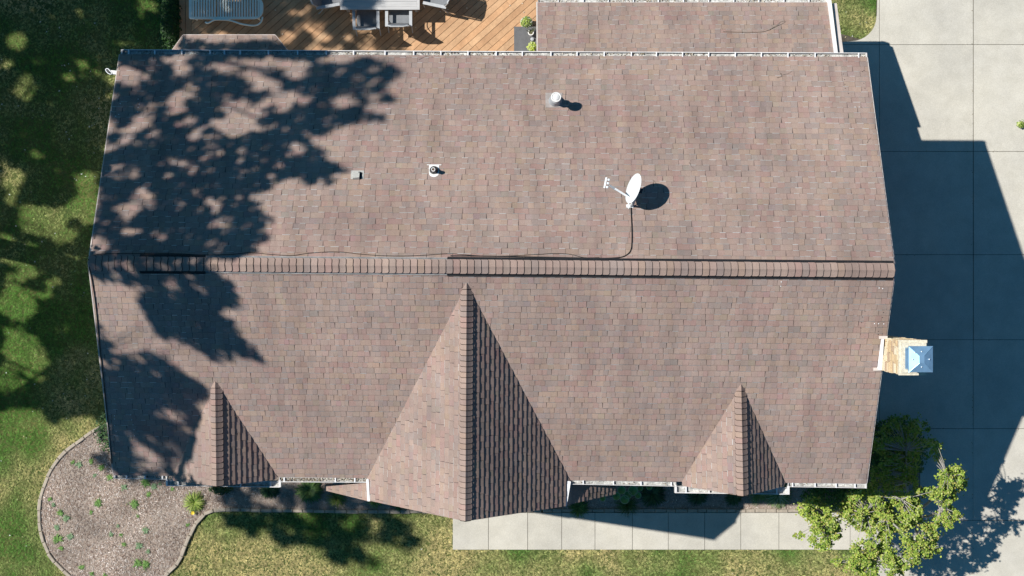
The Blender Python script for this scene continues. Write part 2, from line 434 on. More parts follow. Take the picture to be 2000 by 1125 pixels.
# rake boards on the gable ends and fascia under the eaves
for (e, r_, sg) in ((NEL, RL, -1), (SEL, RL, -1), (NER, RR, 1), (SER, RR, 1)):
    a = e+Vector((0, 0, -.012)); b = r_+Vector((0, 0, -.012)); sx = Vector((.022*sg, 0, 0))
    n_ = [a, b, b+sx, a+sx]; mb = MB()
    mb.slab(n_ if sg > 0 else n_[::-1], .2)
    mb.build('rake_board', M['fascia'], house)

# ------------------------------------------------------------------ gutters
GPROF = [(0, 0), (-.012, 0), (-.012, -.006), (-.004, -.012), (-.004, -.10), (-.026, -.122), (-.115, -.122), (-.115, .0), (-.120, .0), (-.120, -.128), (-.022, -.128), (0, -.104)]
def gutter(a, b, inw, hang, litter=0, grit=True, parent=house, seed=1, width=.120, endcaps=(1, 1), name='gutter', hw=.024):
    """a->b: the outer lip (top); inw: direction towards the roof"""
    k = width/.120; mb = MB(); pr = [(-o*k, z) for o, z in GPROF]
    a = Vector(a); b = Vector(b); mb.sweep(a, b, inw, pr)
    T = (b-a).normalized()
    # bright rolled lip
    mb.sweep(a, b, inw, [(0, .0005), (.016*k, .0005), (.016*k, .006), (0, .006)])
    for e, on in ((a, endcaps[0]), (b, endcaps[1])):
        if on: mb.sweep(e-T*.004, e+T*.004, inw, [(0, .004), (width, .004), (width, -.128), (0, -.128)])
    g = mb.build(name, M['gutter'], parent)
    if grit:
        m2 = MB(); m2.sweep(a+T*.01, b-T*.01, inw, [(.012, -.105), (width-.008, -.105), (width-.008, -.040), (.012, -.055)])
        m2.build('gutter_grit', M['guttergrit'], g)
    rng = random.Random(seed)
    for h in hang:
        m3 = MB(); c = a.lerp(b, h)
        m3.sweep(c-T*hw/2, c+T*hw/2, inw, [(.0, -.004), (.0, .0085), (.012, .0095), (width-.002, .0055), (width-.002, -.010)])
        m3.sweep(c+T*hw*.3, c+T*(hw*.3+.012), inw, [(.02, -.04), (.02, -.004), (width-.01, -.010), (width-.01, -.05)])
        m3.build('hanger', M['whitetrim'], g)
    if litter:
        m4 = MB(); Ln = (b-a).length
        cs = [(.34, .27, .20), (.5, .44, .36), (.20, .15, .11), (.6, .55, .46), (.28, .24, .15)]
        pts = []
        while len(pts) < litter:
            s_ = rng.random()
            if noise.noise(Vector((s_*Ln*1.3+seed*7, 0, 0))) > rng.uniform(-.35, .45): pts.append(s_)
        for s_ in pts:
            c = a.lerp(b, s_)+inw*rng.uniform(.025, width-.012)+Vector((0, 0, -.045+rng.uniform(0, .035)))
            leafquad(m4, c, rng.uniform(.008, .024), rng, rng.choice(cs), flat=.5)
        m4.build('leaf_litter', M['litter'], g)['kind'] = 'stuff'
    return g
def rvec(rng):
    z = rng.uniform(-1, 1); t = rng.uniform(0, 2*math.pi); r = math.sqrt(1-z*z)
    return Vector((r*math.cos(t), r*math.sin(t), z))
def leafquad(mb, c, s, rng, col, flat=.3, fold=.25, asp=.62, nrm=None):
    n = nrm or rvec(rng); n = Vector((n.x, n.y, abs(n.z)+flat)).normalized()
    t = n.orthogonal().normalized(); t.rotate(Matrix.Rotation(rng.uniform(0, 6.283), 3, n)); b = n.cross(t)
    mb.mesh([c-t*s, c+b*s*asp+n*s*fold, c+t*s, c-b*s*asp+n*s*fold], [(0, 3, 2), (0, 2, 1)], col)
YN, YS = Vector((0, -1, 0)), Vector((0, 1, 0))
def fr(pxs, x0, x1): return [(x-x0)/(x1-x0) for x in pxs]
hN = [251, 302, 355, 410, 438, 469, 524, 581, 637, 690.5, 752, 808, 861, 914, 969, 1020, 1076, 1127, 1180, 1233, 1282, 1333, 1384, 1436, 1487, 1539, 1592, 1677]
gutter(P(237, 96.5, ZE), P(1692, 103, ZE), YN, fr(hN, 237, 1692), litter=800, seed=5)
# front gutters
gutter(P(223, 934.5, ZE), P(326, 936.5, ZE), YS, fr([247, 283, 317], 223, 326), litter=20, seed=6, width=.085)
gutter(P(326, 949, ZE-.02), P(546, 952, ZE-.02), YS, fr([348, 470, 528], 326, 546), litter=15, seed=7, width=.13)
gutter(P(546, 941.5, ZE), P(717, 942.5, ZE), YS, fr([555, 655, 693], 546, 717), litter=420, seed=8, width=.098, name='gutter')
gutter(P(1114, 946, ZE), P(1320, 950, ZE), YS, fr([1139, 1198, 1252, 1311], 1114, 1320), litter=25, seed=9, width=.09)
gutter(P(1320, 963, ZE-.02), P(1540, 966, ZE-.02), YS, fr([1340, 1385, 1517], 1320, 1540), litter=12, seed=10, width=.145)
gutter(P(1540, 951, ZE), P(1691, 953.5, ZE), YS, fr([1548, 1592, 1633, 1670], 1540, 1691), litter=20, seed=13, width=.09)
# short gutters down the sides of the central gable and returns
gutter(P(716.5, 936, ZE), P(720, 978, ZE-.02), Vector((1, 0, 0)), [], grit=False, width=.05)
gutter(P(1104, 988, ZE-.02), P(1113, 941, ZE), Vector((-1, 0, 0)), [], grit=False, width=.09)
def trim_box(a, b, wd, hgt, m='gutter', name='trim_board', parent=house):
    mb = MB(); a = Vector(a); b = Vector(b); T = (b-a).normalized(); S = Vector((-T.y, T.x, 0)).normalized()
    mb.sweep(a, b, S, [(-wd/2, 0), (wd/2, 0), (wd/2, -hgt), (-wd/2, -hgt)]); return mb.build(name, M[m], parent)
trim_box(P(717.5, 936, ZE+.07), P(720, 979, ZE+.07), .05, .12, 'whitetrim')
trim_box(P(1111.5, 940, ZE+.07), P(1103.5, 988, ZE+.07), .075, .12, 'whitetrim')
trim_box(P(222.5, 880, ZE+.0), P(223.5, 934, ZE), .035, .1)
trim_box(P(325.5, 934.5, ZE-.01), P(325.8, 949, ZE-.01), .035, .1)
trim_box(P(546.5, 951.5, ZE-.01), P(546.5, 937, ZE-.01), .045, .1)
trim_box(P(1320, 963, ZE-.01), P(1320, 947, ZE-.01), .045, .1)
trim_box(P(1540, 966, ZE-.01), P(1540, 949, ZE-.01), .045, .1)
trim_box(P(1691.5, 935, ZE), P(1691.5, 954, ZE), .03, .1)
trim_box(P(238, 97, ZE+.003), P(237, 107, ZE+.003), .03, .1)
trim_box(P(1692, 103, ZE+.003), P(1692.5, 111, ZE+.003), .03, .1)

# ------------------------------------------------------------------ rear wing (one storey)
ZW = 2.55; 
w0, w1 = P(1050, 5, ZW), P(1615.5, 5, ZW)
ys = NEL.y-.42; zwt = ZW+.47*(w0.y-ys)
w2 = Vector((P(1625, 102, 3.15).x, ys, zwt)); w3 = Vector((w0.x-.005, ys, zwt))
w1 = Vector((w1.x, w0.y, ZW)); w2 = Vector((w1.x+.02, ys, zwt))
wing = roof_slope('wing_roof', [w0, w1, w2, w3], w1-w0, 51, house, k=1.02)
mb = MB(); mb.box((w0.x+.3, ys, 0), (w1.x-.1, w0.y-.35, ZW-.1)); mb.build('wing_wall', M['siding'], house)
gutter(P(1051, -6, ZW), P(1618, -6, ZW), YN, fr(range(1090, 1610, 49), 1051, 1618), litter=500, seed=14, width=.125)
# white rake board with flat metal cap and the lower pale frieze beside it
mb = MB()
a0, a1 = w1+Vector((0, .12, .02)), w2+Vector((0, 0, .02)); sx = Vector((.082, 0, 0))
mb.slab([a0, a0+sx, a1+sx, a1], .18); mb.build('rake_board', M['whitetrim'], house)
mb = MB(); a0 = w1+Vector((.135, 0, -.06)); a1 = Vector((a0.x+.02, ys+.3, w1.z-.06+.47*(w1.y-ys-.3)))
mb.slab([a0, a0+Vector((.10, 0, 0)), a1+Vector((.10, 0, .0)), a1], .14); mb.build('trim_board', M['fascia'], house)
mb = MB(); mb.box((w1.x+.04, ys, 0), (w1.x+.12, w0.y-.3, 1.9)); mb.build('wing_wall', M['siding'], house)
mb = MB(); a0, a1 = w0+Vector((-.03, .02, 0)), w3+Vector((-.03, 0, 0)); mb.slab([a0, a0+Vector((.028, 0, 0)), a1+Vector((.028, 0, 0)), a1], .18); mb.build('rake_board', M['fascia'], house)

# ------------------------------------------------------------------ bay roof on the rear wall
zb = 2.65; yb = 150
b0, b1 = P(358, 68.5, zb), P(537, 68.5, zb)
bw0, bw1 = P(322, 118, zb), P(577, 118, zb)
run = b0.y-bw0.y; pt = .50
h0, h1 = Vector((P(381, 100, 3.0).x, bw0.y, zb+pt*run*1.0)), Vector((P(512, 100, 3.0).x, bw0.y, zb+pt*run))
baya = roof_slope('bay_roof', [b0, b1, h1, h0], b1-b0, 61, house, t=.08, wr=(.12, .15))
for poly, sd, e in (([bw0, b0, h0], 62, b0-bw0), ([b1, bw1, h1], 63, bw1-b1)):
    roof_slope('bay_roof', poly, e, sd, house, t=.08, thick=.006)
mb = MB(); mb.prism([(b0.x+.15, b0.y-.2), (b1.x-.15, b1.y-.2), (bw1.x-.3, WY1-.05), (bw0.x+.3, WY1-.05)], 0, zb-.08); mb.build('bay_wall', M['siding'], house)
mb = MB()
for a, b in ((bw0, b0), (b0, b1), (b1, bw1)):
    T = (b-a).normalized(); S = Vector((T.y, -T.x, 0)); S = -S if S.dot(Vector((0, 1, 0))) < 0 else S
    mb.sweep(a, b, S, [(-.005, .006), (.014, .006), (.014, -.12), (-.005, -.12)])
mb.build('fascia_board', M['fascia'], house)

# ------------------------------------------------------------------ portico roof below the central gable
zp = 4.40; pc = .94
pA, pB = P(635, 947, zp), P(635, 958, zp)
xi = -2.9; zi = zp+pc*(xi-pA.x)
roof_slope('porch_roof', [pA, pB, P(724, 980, zi), P(724, 943, zi)], Vector((0, 1, 0)), 71, house, t=.1)
pC, pD = P(1201, 965, zp), P(1201, 951, zp)
xj = 1.0; zj = zp+pc*(pC.x-xj)
roof_slope('porch_roof', [pC, pD, P(1098, 944, zj), P(1098, 988, zj)], Vector((0, 1, 0)), 72, house, t=.1, thick=.012, lam=.007)
for x in (pA.x+.25, xi+.1, xj-.1, pC.x-.25):
    mb = MB(); mb.box((x-.08, pB.y+.05, 0), (x+.08, pB.y+.19, zp+.05)); mb.build('porch_post', M['whitetrim'], house)

# ------------------------------------------------------------------ chimney
zc = 8.0
cx0 = P(757, 0, zc).x*-1
cx0 = 757*(H-zc)/F; cx1 = 811*(H-zc)/F; cyt = -(664-562.5)*(H-zc)/F; cyb = -(733-562.5)*(H-zc)/F
chx0, chx1, chy0, chy1 = cx0+.03, cx1-.03, cyb+.03, cyt-.03
rng = random.Random(90)
mb = MB(); mb.cur = (.35, .26, .17)
mb.box((chx0, chy0, 0), (chx1, chy1, zc-.06)); mb.box((WX1-.02, chy0+.002, 0), (chx0, chy1-.002, ZE))
STN = [(.68, .52, .32), (.76, .62, .42), (.62, .46, .27), (.78, .68, .50), (.70, .58, .40), (.50, .36, .24), (.80, .66, .45)]
z = 4.2
while z < zc-.08:
    hgt = rng.uniform(.055, .12)
    if z+hgt > zc-.06: hgt = zc-.06-z
    for face in range(4):
        lo, hi = (chy0, chy1) if face in (0, 1) else (chx0, chx1)
        u = lo-.012
        while u < hi:
            l = min(rng.uniform(.08, .26), hi+.012-u); d = rng.uniform(.012, .028); c = rng.choice(STN)
            g = .004
            if l > .02:
                if face == 0: mb.box((chx0-d, u+g, z+g), (chx0, u+l-g, z+hgt-g), c)
                elif face == 1: mb.box((chx1, u+g, z+g), (chx1+d, u+l-g, z+hgt-g), c)
                elif face == 2: mb.box((u+g, chy0-d, z+g), (u+l-g, chy0, z+hgt-g), c)
                else: mb.box((u+g, chy1, z+g), (u+l-g, chy1+d, z+hgt-g), c)
            u += l
    z += hgt
chim = mb.build('chimney', M['stone'], house)
mb = MB(); mb.box((cx0-.01, cyb, zc-.06), (cx1, cyt, zc))
mb.box((cx0+.025, cyb+.05, zc), (cx1-.03, cyt-.05, zc+.045)); mb.build('chimney_crown', M['crown'], chim)
zk = 8.42; kx0, kx1 = 775*(H-zk)/F, 822*(H-zk)/F; ky0, ky1 = -(727-562.5)*(H-zk)/F, -(676-562.5)*(H-zk)/F
mb = MB(); kc = ((kx0+kx1)/2+.0, (ky0+ky1)/2)
r2 = .045
top = [(kc[0]-r2, kc[1]-.07, zk+.07), (kc[0]+r2, kc[1]-.07, zk+.07), (kc[0]+r2, kc[1]+.07, zk+.07), (kc[0]-r2, kc[1]+.07, zk+.07)]
bot = [(kx0, ky0, zk), (kx1, ky0, zk), (kx1, ky1, zk), (kx0, ky1, zk)]
lw = [(x, y, zk-.035) for x, y, _ in bot]
mb.mesh(lw+bot+top, [(3, 2, 1, 0), (0, 1, 5, 4), (1, 2, 6, 5), (2, 3, 7, 6), (3, 0, 4, 7), (4, 5, 9, 8), (5, 6, 10, 9), (6, 7, 11, 10), (7, 4, 8, 11), (8, 9, 10, 11)])
for i in range(4): # standing seams along the hips
    mb.tube([bot[i], top[i]], .006, 5)
cap = mb.build('chimney_cap', M['steel'], chim)
mb = MB()
for sx in (kx0+.05, kx1-.05):
    for sy in (ky0+.05, ky1-.05): mb.box((sx-.01, sy-.01, zc+.03), (sx+.01, sy+.01, zk-.03))
mb.box((kx0+.04, ky0+.04, zc+.03), (kx1-.04, ky1-.04, zc+.05))
mb.build('cap_leg', M['steel'], cap)
mb = MB()
for sx, sy in ((kc[0], ky1-.10), (kc[0], ky0+.10), (kx0+.06, kc[1]), (kx1-.08, kc[1]), (kx0+.1, ky1-.12)):
    mb.lathe(Vector((sx, sy, zk+.025)), [(.011, 0), (.011, .03), (.004, .036)], 8)
mb.build('rivet', M['white'], cap)
# roof flashing at the chimney
f0, f1 = hit(1721, 662, PS), hit(1713, 722, PS)
mb = MB(); up = Vector((0, 0, 1))
f2 = Vector((chx0-.03, f0.y, f0.z)); f3 = Vector((chx0-.03, f1.y, f1.z))
mb.slab([f0+up*.012, f1+up*.012, f1+Vector((.07, 0, .10)), f0+Vector((.03, 0, .10))], .012)
mb.build('flashing', M['whitetrim'], chim)
mb = MB()
for q in ((1719, 659), (1708, 721)):
    c = hit(q[0], q[1], PS); mb.box((c.x-.03, c.y-.03, c.z+.01), (c.x+.14, c.y+.03, c.z+.03))
mb.build('flashing', M['fascia'], chim)

# ------------------------------------------------------------------ things on the roof
def roof_frame(px, py, pl):
    o = hit(px, py, pl); n = pl[1]; U = Vector((1, 0, 0)); U = (U-n*U.dot(n)).normalized(); V = n.cross(U); return o, U, V, n
# tall white flue
x_, y_ = P(1086.5, 188.5, 6.62).x, P(1086.5, 188.5, 6.62).y; zb_ = zon(x_, y_, PN)
t = thing('flue_pipe', 'tall white capped flue pipe near the rear eave casting a long shadow', 'vent pipe', (x_, y_, zb_))
mb = MB(); o = Vector((x_, y_, zb_))
mb.lathe(o, [(.068, -.05), (.068, .56)], 24); mb.build('pipe', M['whitepaint'], t, True)
mb = MB(); mb.lathe(o, [(.145, -.06), (.135, .03), (.075, .20), (.070, .24)], 28); mb.build('flashing_cone', M['galv'], t, True)
mb = MB(); n = PN[1]; o2 = o+n*.012; U = Vector((1, 0, 0)); V = n.cross(U).normalized()
pts = [o2+U*a+V*b for a, b in ((-.20, -.16), (.15, -.16), (.15, .20), (-.20, .20))]; mb.slab(pts, .008); mb.build('flashing_plate', M['plate2'], t)
mb = MB(); mb.lathe(o, [(.070, .52), (.102, .53), (.104, .60), (.098, .625), (.082, .625), (.080, .605), (.076, .605), (.074, .618), (.05, .632), (.0, .640)], 32); mb.build('pipe_cap', M['whitepaint'], t, True)
mb = MB(); mb.lathe(o, [(.074, .25), (.088, .26), (.09, .30), (.074, .31)], 24); mb.build('storm_collar', M['galv'], t, True)
# plumbing vent with black boot
x_, y_ = P(847, 332, 6.75).x, P(847, 332, 6.75).y; zb_ = zon(x_, y_, PN)
t = thing('plumbing_vent', 'short white pipe in a black rubber boot on a white flashing plate', 'vent pipe', (x_, y_, zb_))
o = Vector((x_, y_, zb_)); mb = MB(); o2 = o+PN[1]*.010
def arcpts(w, l): 
    pts = [(-w, l), (-w, -l*.45)]
    for k in range(1, 8): a = math.pi+math.pi*k/8; pts.append((w*math.cos(a), -l*.45+.10*math.sin(a)))
    pts += [(w, -l*.45), (w, l)]; return pts
pts = [o2+U*a+V*b for a, b in arcpts(.10, .13)]; mb.slab(pts[::1], .006)
pts = [o2+PN[1]*.003+U*a+V*b for a, b in ((-.145, .115), (.145, .115), (.145, .132), (-.145, .132))]; mb.slab(pts, .008)
mb.build('flashing_plate', M['whitepaint'], t)
mb = MB(); mb.lathe(o, [(.092, -.02), (.086, .03), (.058, .10), (.05, .12), (.045, .15)], 24); mb.build('rubber_boot', M['rubber'], t, True)
mb = MB(); mb.lathe(o, [(.040, .05), (.040, .255), (.027, .255), (.027, .15), (.001, .15)], 20); mb.build('pipe', M['terra'], t, True)
mb = MB(); mb.lathe(o, [(.0268, .12), (.0268, .235), (0, .2351)], 16); mb.build('pipe_inside', M['rust'], t)
# low exhaust vent
x_, y_ = hit(698, 342, PN).x, hit(698, 342, PN).y; o = Vector((x_, y_, zon(x_, y_, PN)))
t = thing('exhaust_vent', 'flat weathered grey square roof vent with a dark side opening', 'roof vent', o)
ax = (U, V, PN[1]); mb = MB()
mb.box((-.13, -.095, .008), (.13, .10, .012), ax=ax, o=o); mb.build('flashing_plate', M['plate'], t)
mb = MB(); pts = [(-.085, -.11, .012), (.045, -.11, .012), (.045, .07, .012), (-.085, .07, .012)]
tp = [(-.08, -.105, .07), (.05, -.105, .095), (.05, .055, .05), (-.08, .055, .035)]
mb.mesh([o+U*a+V*b+PN[1]*c for a, b, c in pts+tp], [(4, 5, 6, 7), (0, 1, 5, 4), (2, 3, 7, 6), (3, 0, 4, 7)]); mb.build('hood', M['plate'], t)
mb = MB(); mb.mesh([o+U*a+V*b+PN[1]*c for a, b, c in [(.046, -.10, .013), (.046, .06, .013), (.105, .05, .0135), (.085, -.10, .0135)]], [(0, 1, 2, 3)])
mb.box((.030, -.10, .013), (.040, .05, .06), ax=ax, o=o); mb.build('opening', M['rubber'], t)

# satellite dish
zd = 7.42; dc = P(1237, 368, zd)
dn = Vector((-.887, .269, .375)).normalized(); maj = Vector((.29, .957, 0)).normalized(); maj = (maj-dn*maj.dot(dn)).normalized(); mnr = dn.cross(maj)
t = thing('satellite_dish', 'white oval satellite dish on a short mast with its feed arm pointing left', 'satellite dish', hit(1232, 402, PN))
mb = MB(); seg = 40; rings = 6; vs = []; A, B = .305, .285
for side in (0, 1):
    for i in range(rings+1):
        r = i/rings
        for k in range(seg):
            a = 2*math.pi*k/seg; d = .055*r*r-.055-(.006 if side else 0)
            vs.append(dc+maj*(A*r*math.cos(a))+mnr*(B*r*math.sin(a))+dn*(d+(.004 if (i == rings) else 0)))
fs = []
n1_ = (rings+1)*seg
for side in (0, 1):
    b0_ = side*n1_
    for i in range(rings):
        for k in range(seg):
            k2 = (k+1) % seg; q = (b0_+i*seg+k, b0_+(i+1)*seg+k, b0_+(i+1)*seg+k2, b0_+i*seg+k2); fs.append(q if side == 0 else q[::-1])
for k in range(seg):
    k2 = (k+1) % seg; fs.append((rings*seg+k, n1_+rings*seg+k, n1_+rings*seg+k2, rings*seg+k2))
mb.mesh(vs, fs); dso = mb.build('reflector', M['dish'], t, True)
foot = hit(1232, 402, PN)
bk = dc-dn*.10-maj*.10
mb = MB(); mb.tube([foot+Vector((0, 0, .02)), foot+Vector((.03, .02, .22)), bk], .022, 10); mb.build('mast', M['galv'], t, True)
mb = MB()
mb.tube([foot+Vector((-.02, -.01, .02)), bk+Vector((.03, 0, -.05))], .010, 6)
mb.tube([foot+Vector((.07, .10, .02)), bk+Vector((.02, .02, -.02))], .010, 6)
mb.box((-.09, -.05, .008), (.05, .02, .022), ax=(U, V, PN[1]), o=foot)
mb.box((-.055, -.075, .010), (-.035, .06, .024), ax=(U, V, PN[1]), o=foot); mb.build('mount_bracket', M['dish'], t)
mb = MB(); mb.box((-.05, -.05, -.03), (.05, .05, .07), ax=(maj, mnr, dn), o=dc-dn*.15); mb.build('back_bracket', M['rubber'], t)
zl = 7.52; arm0 = dc-maj*.20-dn*.02+Vector((0, 0, -.06)); lnb = P(1189, 361, zl)
ad = (lnb-arm0).normalized(); sd_ = ad.cross(Vector((0, 0, 1))).normalized()
mb = MB(); u3 = sd_.cross(ad)
mb.box((0, -.018, -.018), ((lnb-arm0).length*.72, .018, .018), ax=(ad, sd_, u3), o=arm0); mb.build('feed_arm', M['dish'], t)
mb = MB(); mb.box(((lnb-arm0).length*.66, -.024, -.024), ((lnb-arm0).length*.96, .020, .005), ax=(ad, sd_, u3), o=arm0); mb.build('arm_bracket', M['galv'], t)
mb = MB(); lb = P(1182, 357, zl); mm = Vector((.20, .98, 0)).normalized(); pp_ = Vector((.98, -.2, 0))
mb.box((-.105, -.016, -.03), (.105, .014, .035), ax=(mm, -pp_, Vector((0, 0, 1))), o=lb); lo_ = mb.build('feed_housing', M['white'], t)
for q in (-.075, 0, .07):
    mb = MB(); axx = (mm, Vector((0, 0, 1)), pp_); mb.lathe(lb+mm*q+pp_*.014, [(.012, 0), (.016, .012), (.024, .03), (.028, .058), (.018, .066), (0, .067)], 14, ax=axx); mb.build('feed_horn', M['dish'], t, True)
# cable down to the ridge then along it
def drape(pts, lift): return [hit(x, y, PN if y < 521 else PS)+Vector((0, 0, lift)) for x, y in pts]
def smooth(pts, n=6):
    out = []; p = [pts[0]]+pts+[pts[-1]]
    for i in range(1, len(p)-2):
        for k in range(n):
            u = k/n; a, b, c, d = p[i-1], p[i], p[i+1], p[i+2]
            out.append(tuple(.5*(2*b[j]+(c[j]-a[j])*u+(2*a[j]-5*b[j]+4*c[j]-d[j])*u*u+(3*b[j]-a[j]-3*c[j]+d[j])*u**3) for j in range(len(b))))
    out.append(tuple(pts[-1])); return out
mb = MB()
main = smooth([(1232, 400), (1233, 425), (1234, 450), (1234, 472), (1232, 488), (1225, 497), (1214, 502), (1195, 504), (1170, 504.5), (1140, 504), (1100, 503), (1050, 502), (1000, 501), (940, 500), (880, 499.5)])
mb.tube(drape(main, .018), .0105, 6)
o = mb.build('antenna_cable', M['cable'], None); tag(o, 'black cable running down from the dish and left along the ridge', 'cable')
mb = MB()
thin = smooth([(1170, 503), (1140, 503), (1115, 497), (1085, 495), (1050, 497), (1000, 499.5), (950, 500), (900, 497), (880, 495.5), (850, 497), (820, 499), (780, 500), (740, 499), (700, 496), (670, 492.5), (640, 492), (600, 495), (570, 499), (530, 497), (490, 493.5), (450, 497), (400, 498), (350, 495.5), (310, 494.5), (270, 495), (230, 495), (200, 496), (182, 499), (174, 507), (172.5, 514)])
mb.tube([p for p in drape([q for q in thin if q[1] < 506], .016)], .0055, 5)
left = smooth([(174, 516), (178, 535), (184, 570), (188, 600), (192, 640), (197, 690), (203, 740), (208, 790), (213, 840), (217, 880), (219, 905)])
mb.tube(drape([(174, 506)], .03)+drape([q for q in left if q[1] > 521], .02), .009, 6)
o = mb.build('lightning_cable', M['cable'], None); tag(o, 'thin dark cable looping along the ridge and down the left roof edge', 'cable')

# nail heads
def dots(lst, m, pl, r, lab):
    for (x, y) in lst:
        mb = MB(); o = hit(x, y, pl); mb.lathe(o+pl[1]*.006, [(r, 0), (r, .006), (r*.5, .010)], 8, ax=(U, V, PN[1])); mb.build('nail_head', m, roofN if pl is PN else roofS)
dots([(223.7, 812), (223.7, 818), (224, 831), (227, 842.5), (229, 851), (255.5, 810), (257.5, 820), (260, 829.5), (262, 839), (262.5, 851)], M['white'], PS, .008, '')
dots([(235, 203), (232, 224), (270, 194), (272, 204), (270, 210), (269, 219), (226, 227), (1670, 209.5), (1678, 209.5)], M['white'], PN, .009, '')
dots([(1717, 562.5), (1724, 563.5), (1526, 550.5), (1525, 559), (1708, 632), (1716, 632), (1726, 632.5)], M['white'], PS, .010, '')
dots([(1689, 607.5), (1725, 610), (1684, 619), (1723, 620), (1682.5, 629.5), (1681, 640.5), (1680, 652), (1716, 647), (1715, 653), (902, 561), (924, 560)], M['plasticblack'], PS, .008, '')
dots([(1647, 145), (1649, 156), (1650, 165), (1651, 173), (1657, 183), (1687, 138), (1684, 140), (1687, 163), (1689, 173), (945, 230)], M['plasticblack'], PN, .008, '')
# tar streak / lighter strip of shingles above the flue is wear in the shingles
def twig(pts, pl, r, lab, forks=()):
    mb = MB(); q = [hit(x, y, pl)+Vector((0, 0, .02)) for x, y in smooth(pts)]
    r *= .65; mb.tube(q, [r*(1-.6*i/len(q)) for i in range(len(q))], 5)
    for f in forks: mb.tube([hit(x, y, pl)+Vector((0, 0, .03)) for x, y in smooth(f)], r*.55, 5)
    o = mb.build('twig', M['twig'], None); tag(o, lab, 'twig', 'fallen twigs on the roof')
PW = plane(w0, w1, w2)
twig([(1412, 62), (1450, 63), (1490, 62), (1513, 53), (1528, 46), (1534, 42)], PW, .009, 'forked bare twig lying on the low rear wing roof', [[(1500, 60), (1516, 50), (1524, 43), (1532, 41)]])
twig([(1517, 152), (1526, 149), (1524, 143), (1530, 146), (1540, 143), (1550, 136)], PN, .006, 'curled twig on the main roof near its upper right corner')
twig([(1346, 317), (1350, 325), (1358, 331)], PN, .0045, 'small pale bent twig to the right of the satellite dish')
twig([(1274, 351), (1283, 361), (1287, 372)], PN, .004, 'hair-thin twig lying across the shadow of the satellite dish')
twig([(818, 116.5), (830, 111), (852, 103)], PN, .006, 'small twig sticking out of the rear gutter')
twig([(1693, 279), (1697, 272), (1701, 269)], PN, .005, 'tiny twig near the right roof edge')

# ================================================================== GROUND
def inpoly(x, y, pg):
    c = False; n = len(pg); j = n-1
    for i in range(n):
        if (pg[i][1] > y) != (pg[j][1] > y) and x < (pg[j][0]-pg[i][0])*(y-pg[i][1])/(pg[j][1]-pg[i][1])+pg[i][0]: c = not c
        j = i
    return c
mb = MB(); mb.face([(-120, -120, -.03), (120, -120, -.03), (120, 120, -.03), (-120, 120, -.03)])
tag(mb.build('ground', M['turfbase']), 'lawn soil under the grass around the house', None, None, 'structure')
bedL = smooth([(215, 826), (185, 840), (155, 862), (125, 885), (102, 915), (88, 945), (79, 975), (77, 1012), (83, 1050), (96, 1082), (116, 1106), (150, 1137)], 4)
bedR = smooth([(300, 1150), (318, 1128), (348, 1100), (362, 1068), (376, 1035), (390, 1012), (410, 999), (440, 995.5), (500, 996), (620, 998), (700, 999), (800, 999), (884, 997)], 4)
bed = bedL+[(190, 1165), (260, 1170)]+bedR+[(1700, 997), (1800, 1010), (1803, 836), (1600, 836), (1500, 850), (400, 850), (240, 800)]
mb = MB(); 
pts = [P(x, y, .0) for x, y in bed]; n_ = len(pts)
mb.prism([(p.x, p.y) for p in pts], -.05, .012)
tag(mb.build('mulch_bed', M['soil']), 'brown soil of the planting bed', None, None, 'structure')
# bark chips
rng = random.Random(5); mb = MB()
CH = [(.52, .42, .36), (.60, .52, .46), (.34, .24, .19), (.44, .33, .26), (.70, .62, .56), (.24, .17, .13), (.50, .40, .33), (.40, .30, .23), (.36, .26, .20), (.20, .13, .10)]
cnt = 0
while cnt < 30000:
    if rng.random() < .85: x, y = rng.uniform(70, 440), rng.uniform(820, 1165)
    else: x, y = rng.uniform(420, 1720), rng.uniform(930, 1000)
    if not inpoly(x, y, bed): continue
    cnt += 1
    if noise.noise(Vector((x*.011, y*.011, 3))) < rng.uniform(-.75, .25) and rng.random() < .5: continue
    c = P(x, y, 0); c.z = .014+rng.uniform(0, .018); L_ = rng.uniform(.010, .036); W_ = rng.uniform(.003, .008)
    a = rng.uniform(0, math.pi); T = Vector((math.cos(a), math.sin(a), rng.uniform(-.3, .3))); S = Vector((-math.sin(a), math.cos(a), rng.uniform(-.3, .3)))
    f_ = rng.uniform(.65, 1.15)*(1+.55*noise.noise(Vector((x*.016, y*.016, 8)))); cc = rng.choice(CH); cc = tuple(v*f_ for v in cc)
    mb.mesh([c-T*L_-S*W_*.6, c+T*L_-S*W_, c+T*L_+S*W_*.6, c-T*L_+S*W_], [(0, 1, 2, 3)], cc)
tag(mb.build('bark_mulch', M['chip']), 'pale weathered bark chips strewn over the planting bed', 'mulch', None, 'stuff')

# driveway and walk slabs (real gaps between them over a dark bed)
def slabs(name, rects, extra, lab, base_pts, colf, z=.03):
    mb = MB(); rg = random.Random(name)
    for (x0, y0, x1, y1) in rects:
        g = .9; f_ = colf(rg); mb.prism([tuple(P(a, b, 0).to_2d()) for a, b in ((x0+g*.5, y0+g*.5), (x1-g*.5, y0+g*.5), (x1-g*.5, y1-g*.5), (x0+g*.5, y1-g*.5))], -.05, z+rg.uniform(-.002, .002), (f_, f_, f_))
    for pg in extra:
        mb.prism([tuple(P(a, b, 0).to_2d()) for a, b in pg], -.05, z, (1, 1, 1))
    o = mb.build(name, M['concrete']); tag(o, lab, None, None, 'structure')
    mb = MB(); mb.prism([tuple(P(a, b, 0).to_2d()) for a, b in base_pts], -.06, z-.014); tag(mb.build('joint_fill', M['jointdirt']), 'dark dirt in the concrete joints', None, None, 'structure')
ysl = [-420, -120, 87.5, 296, 497.5, 663.5, 837, 1016, 1190, 1500]
rects = []
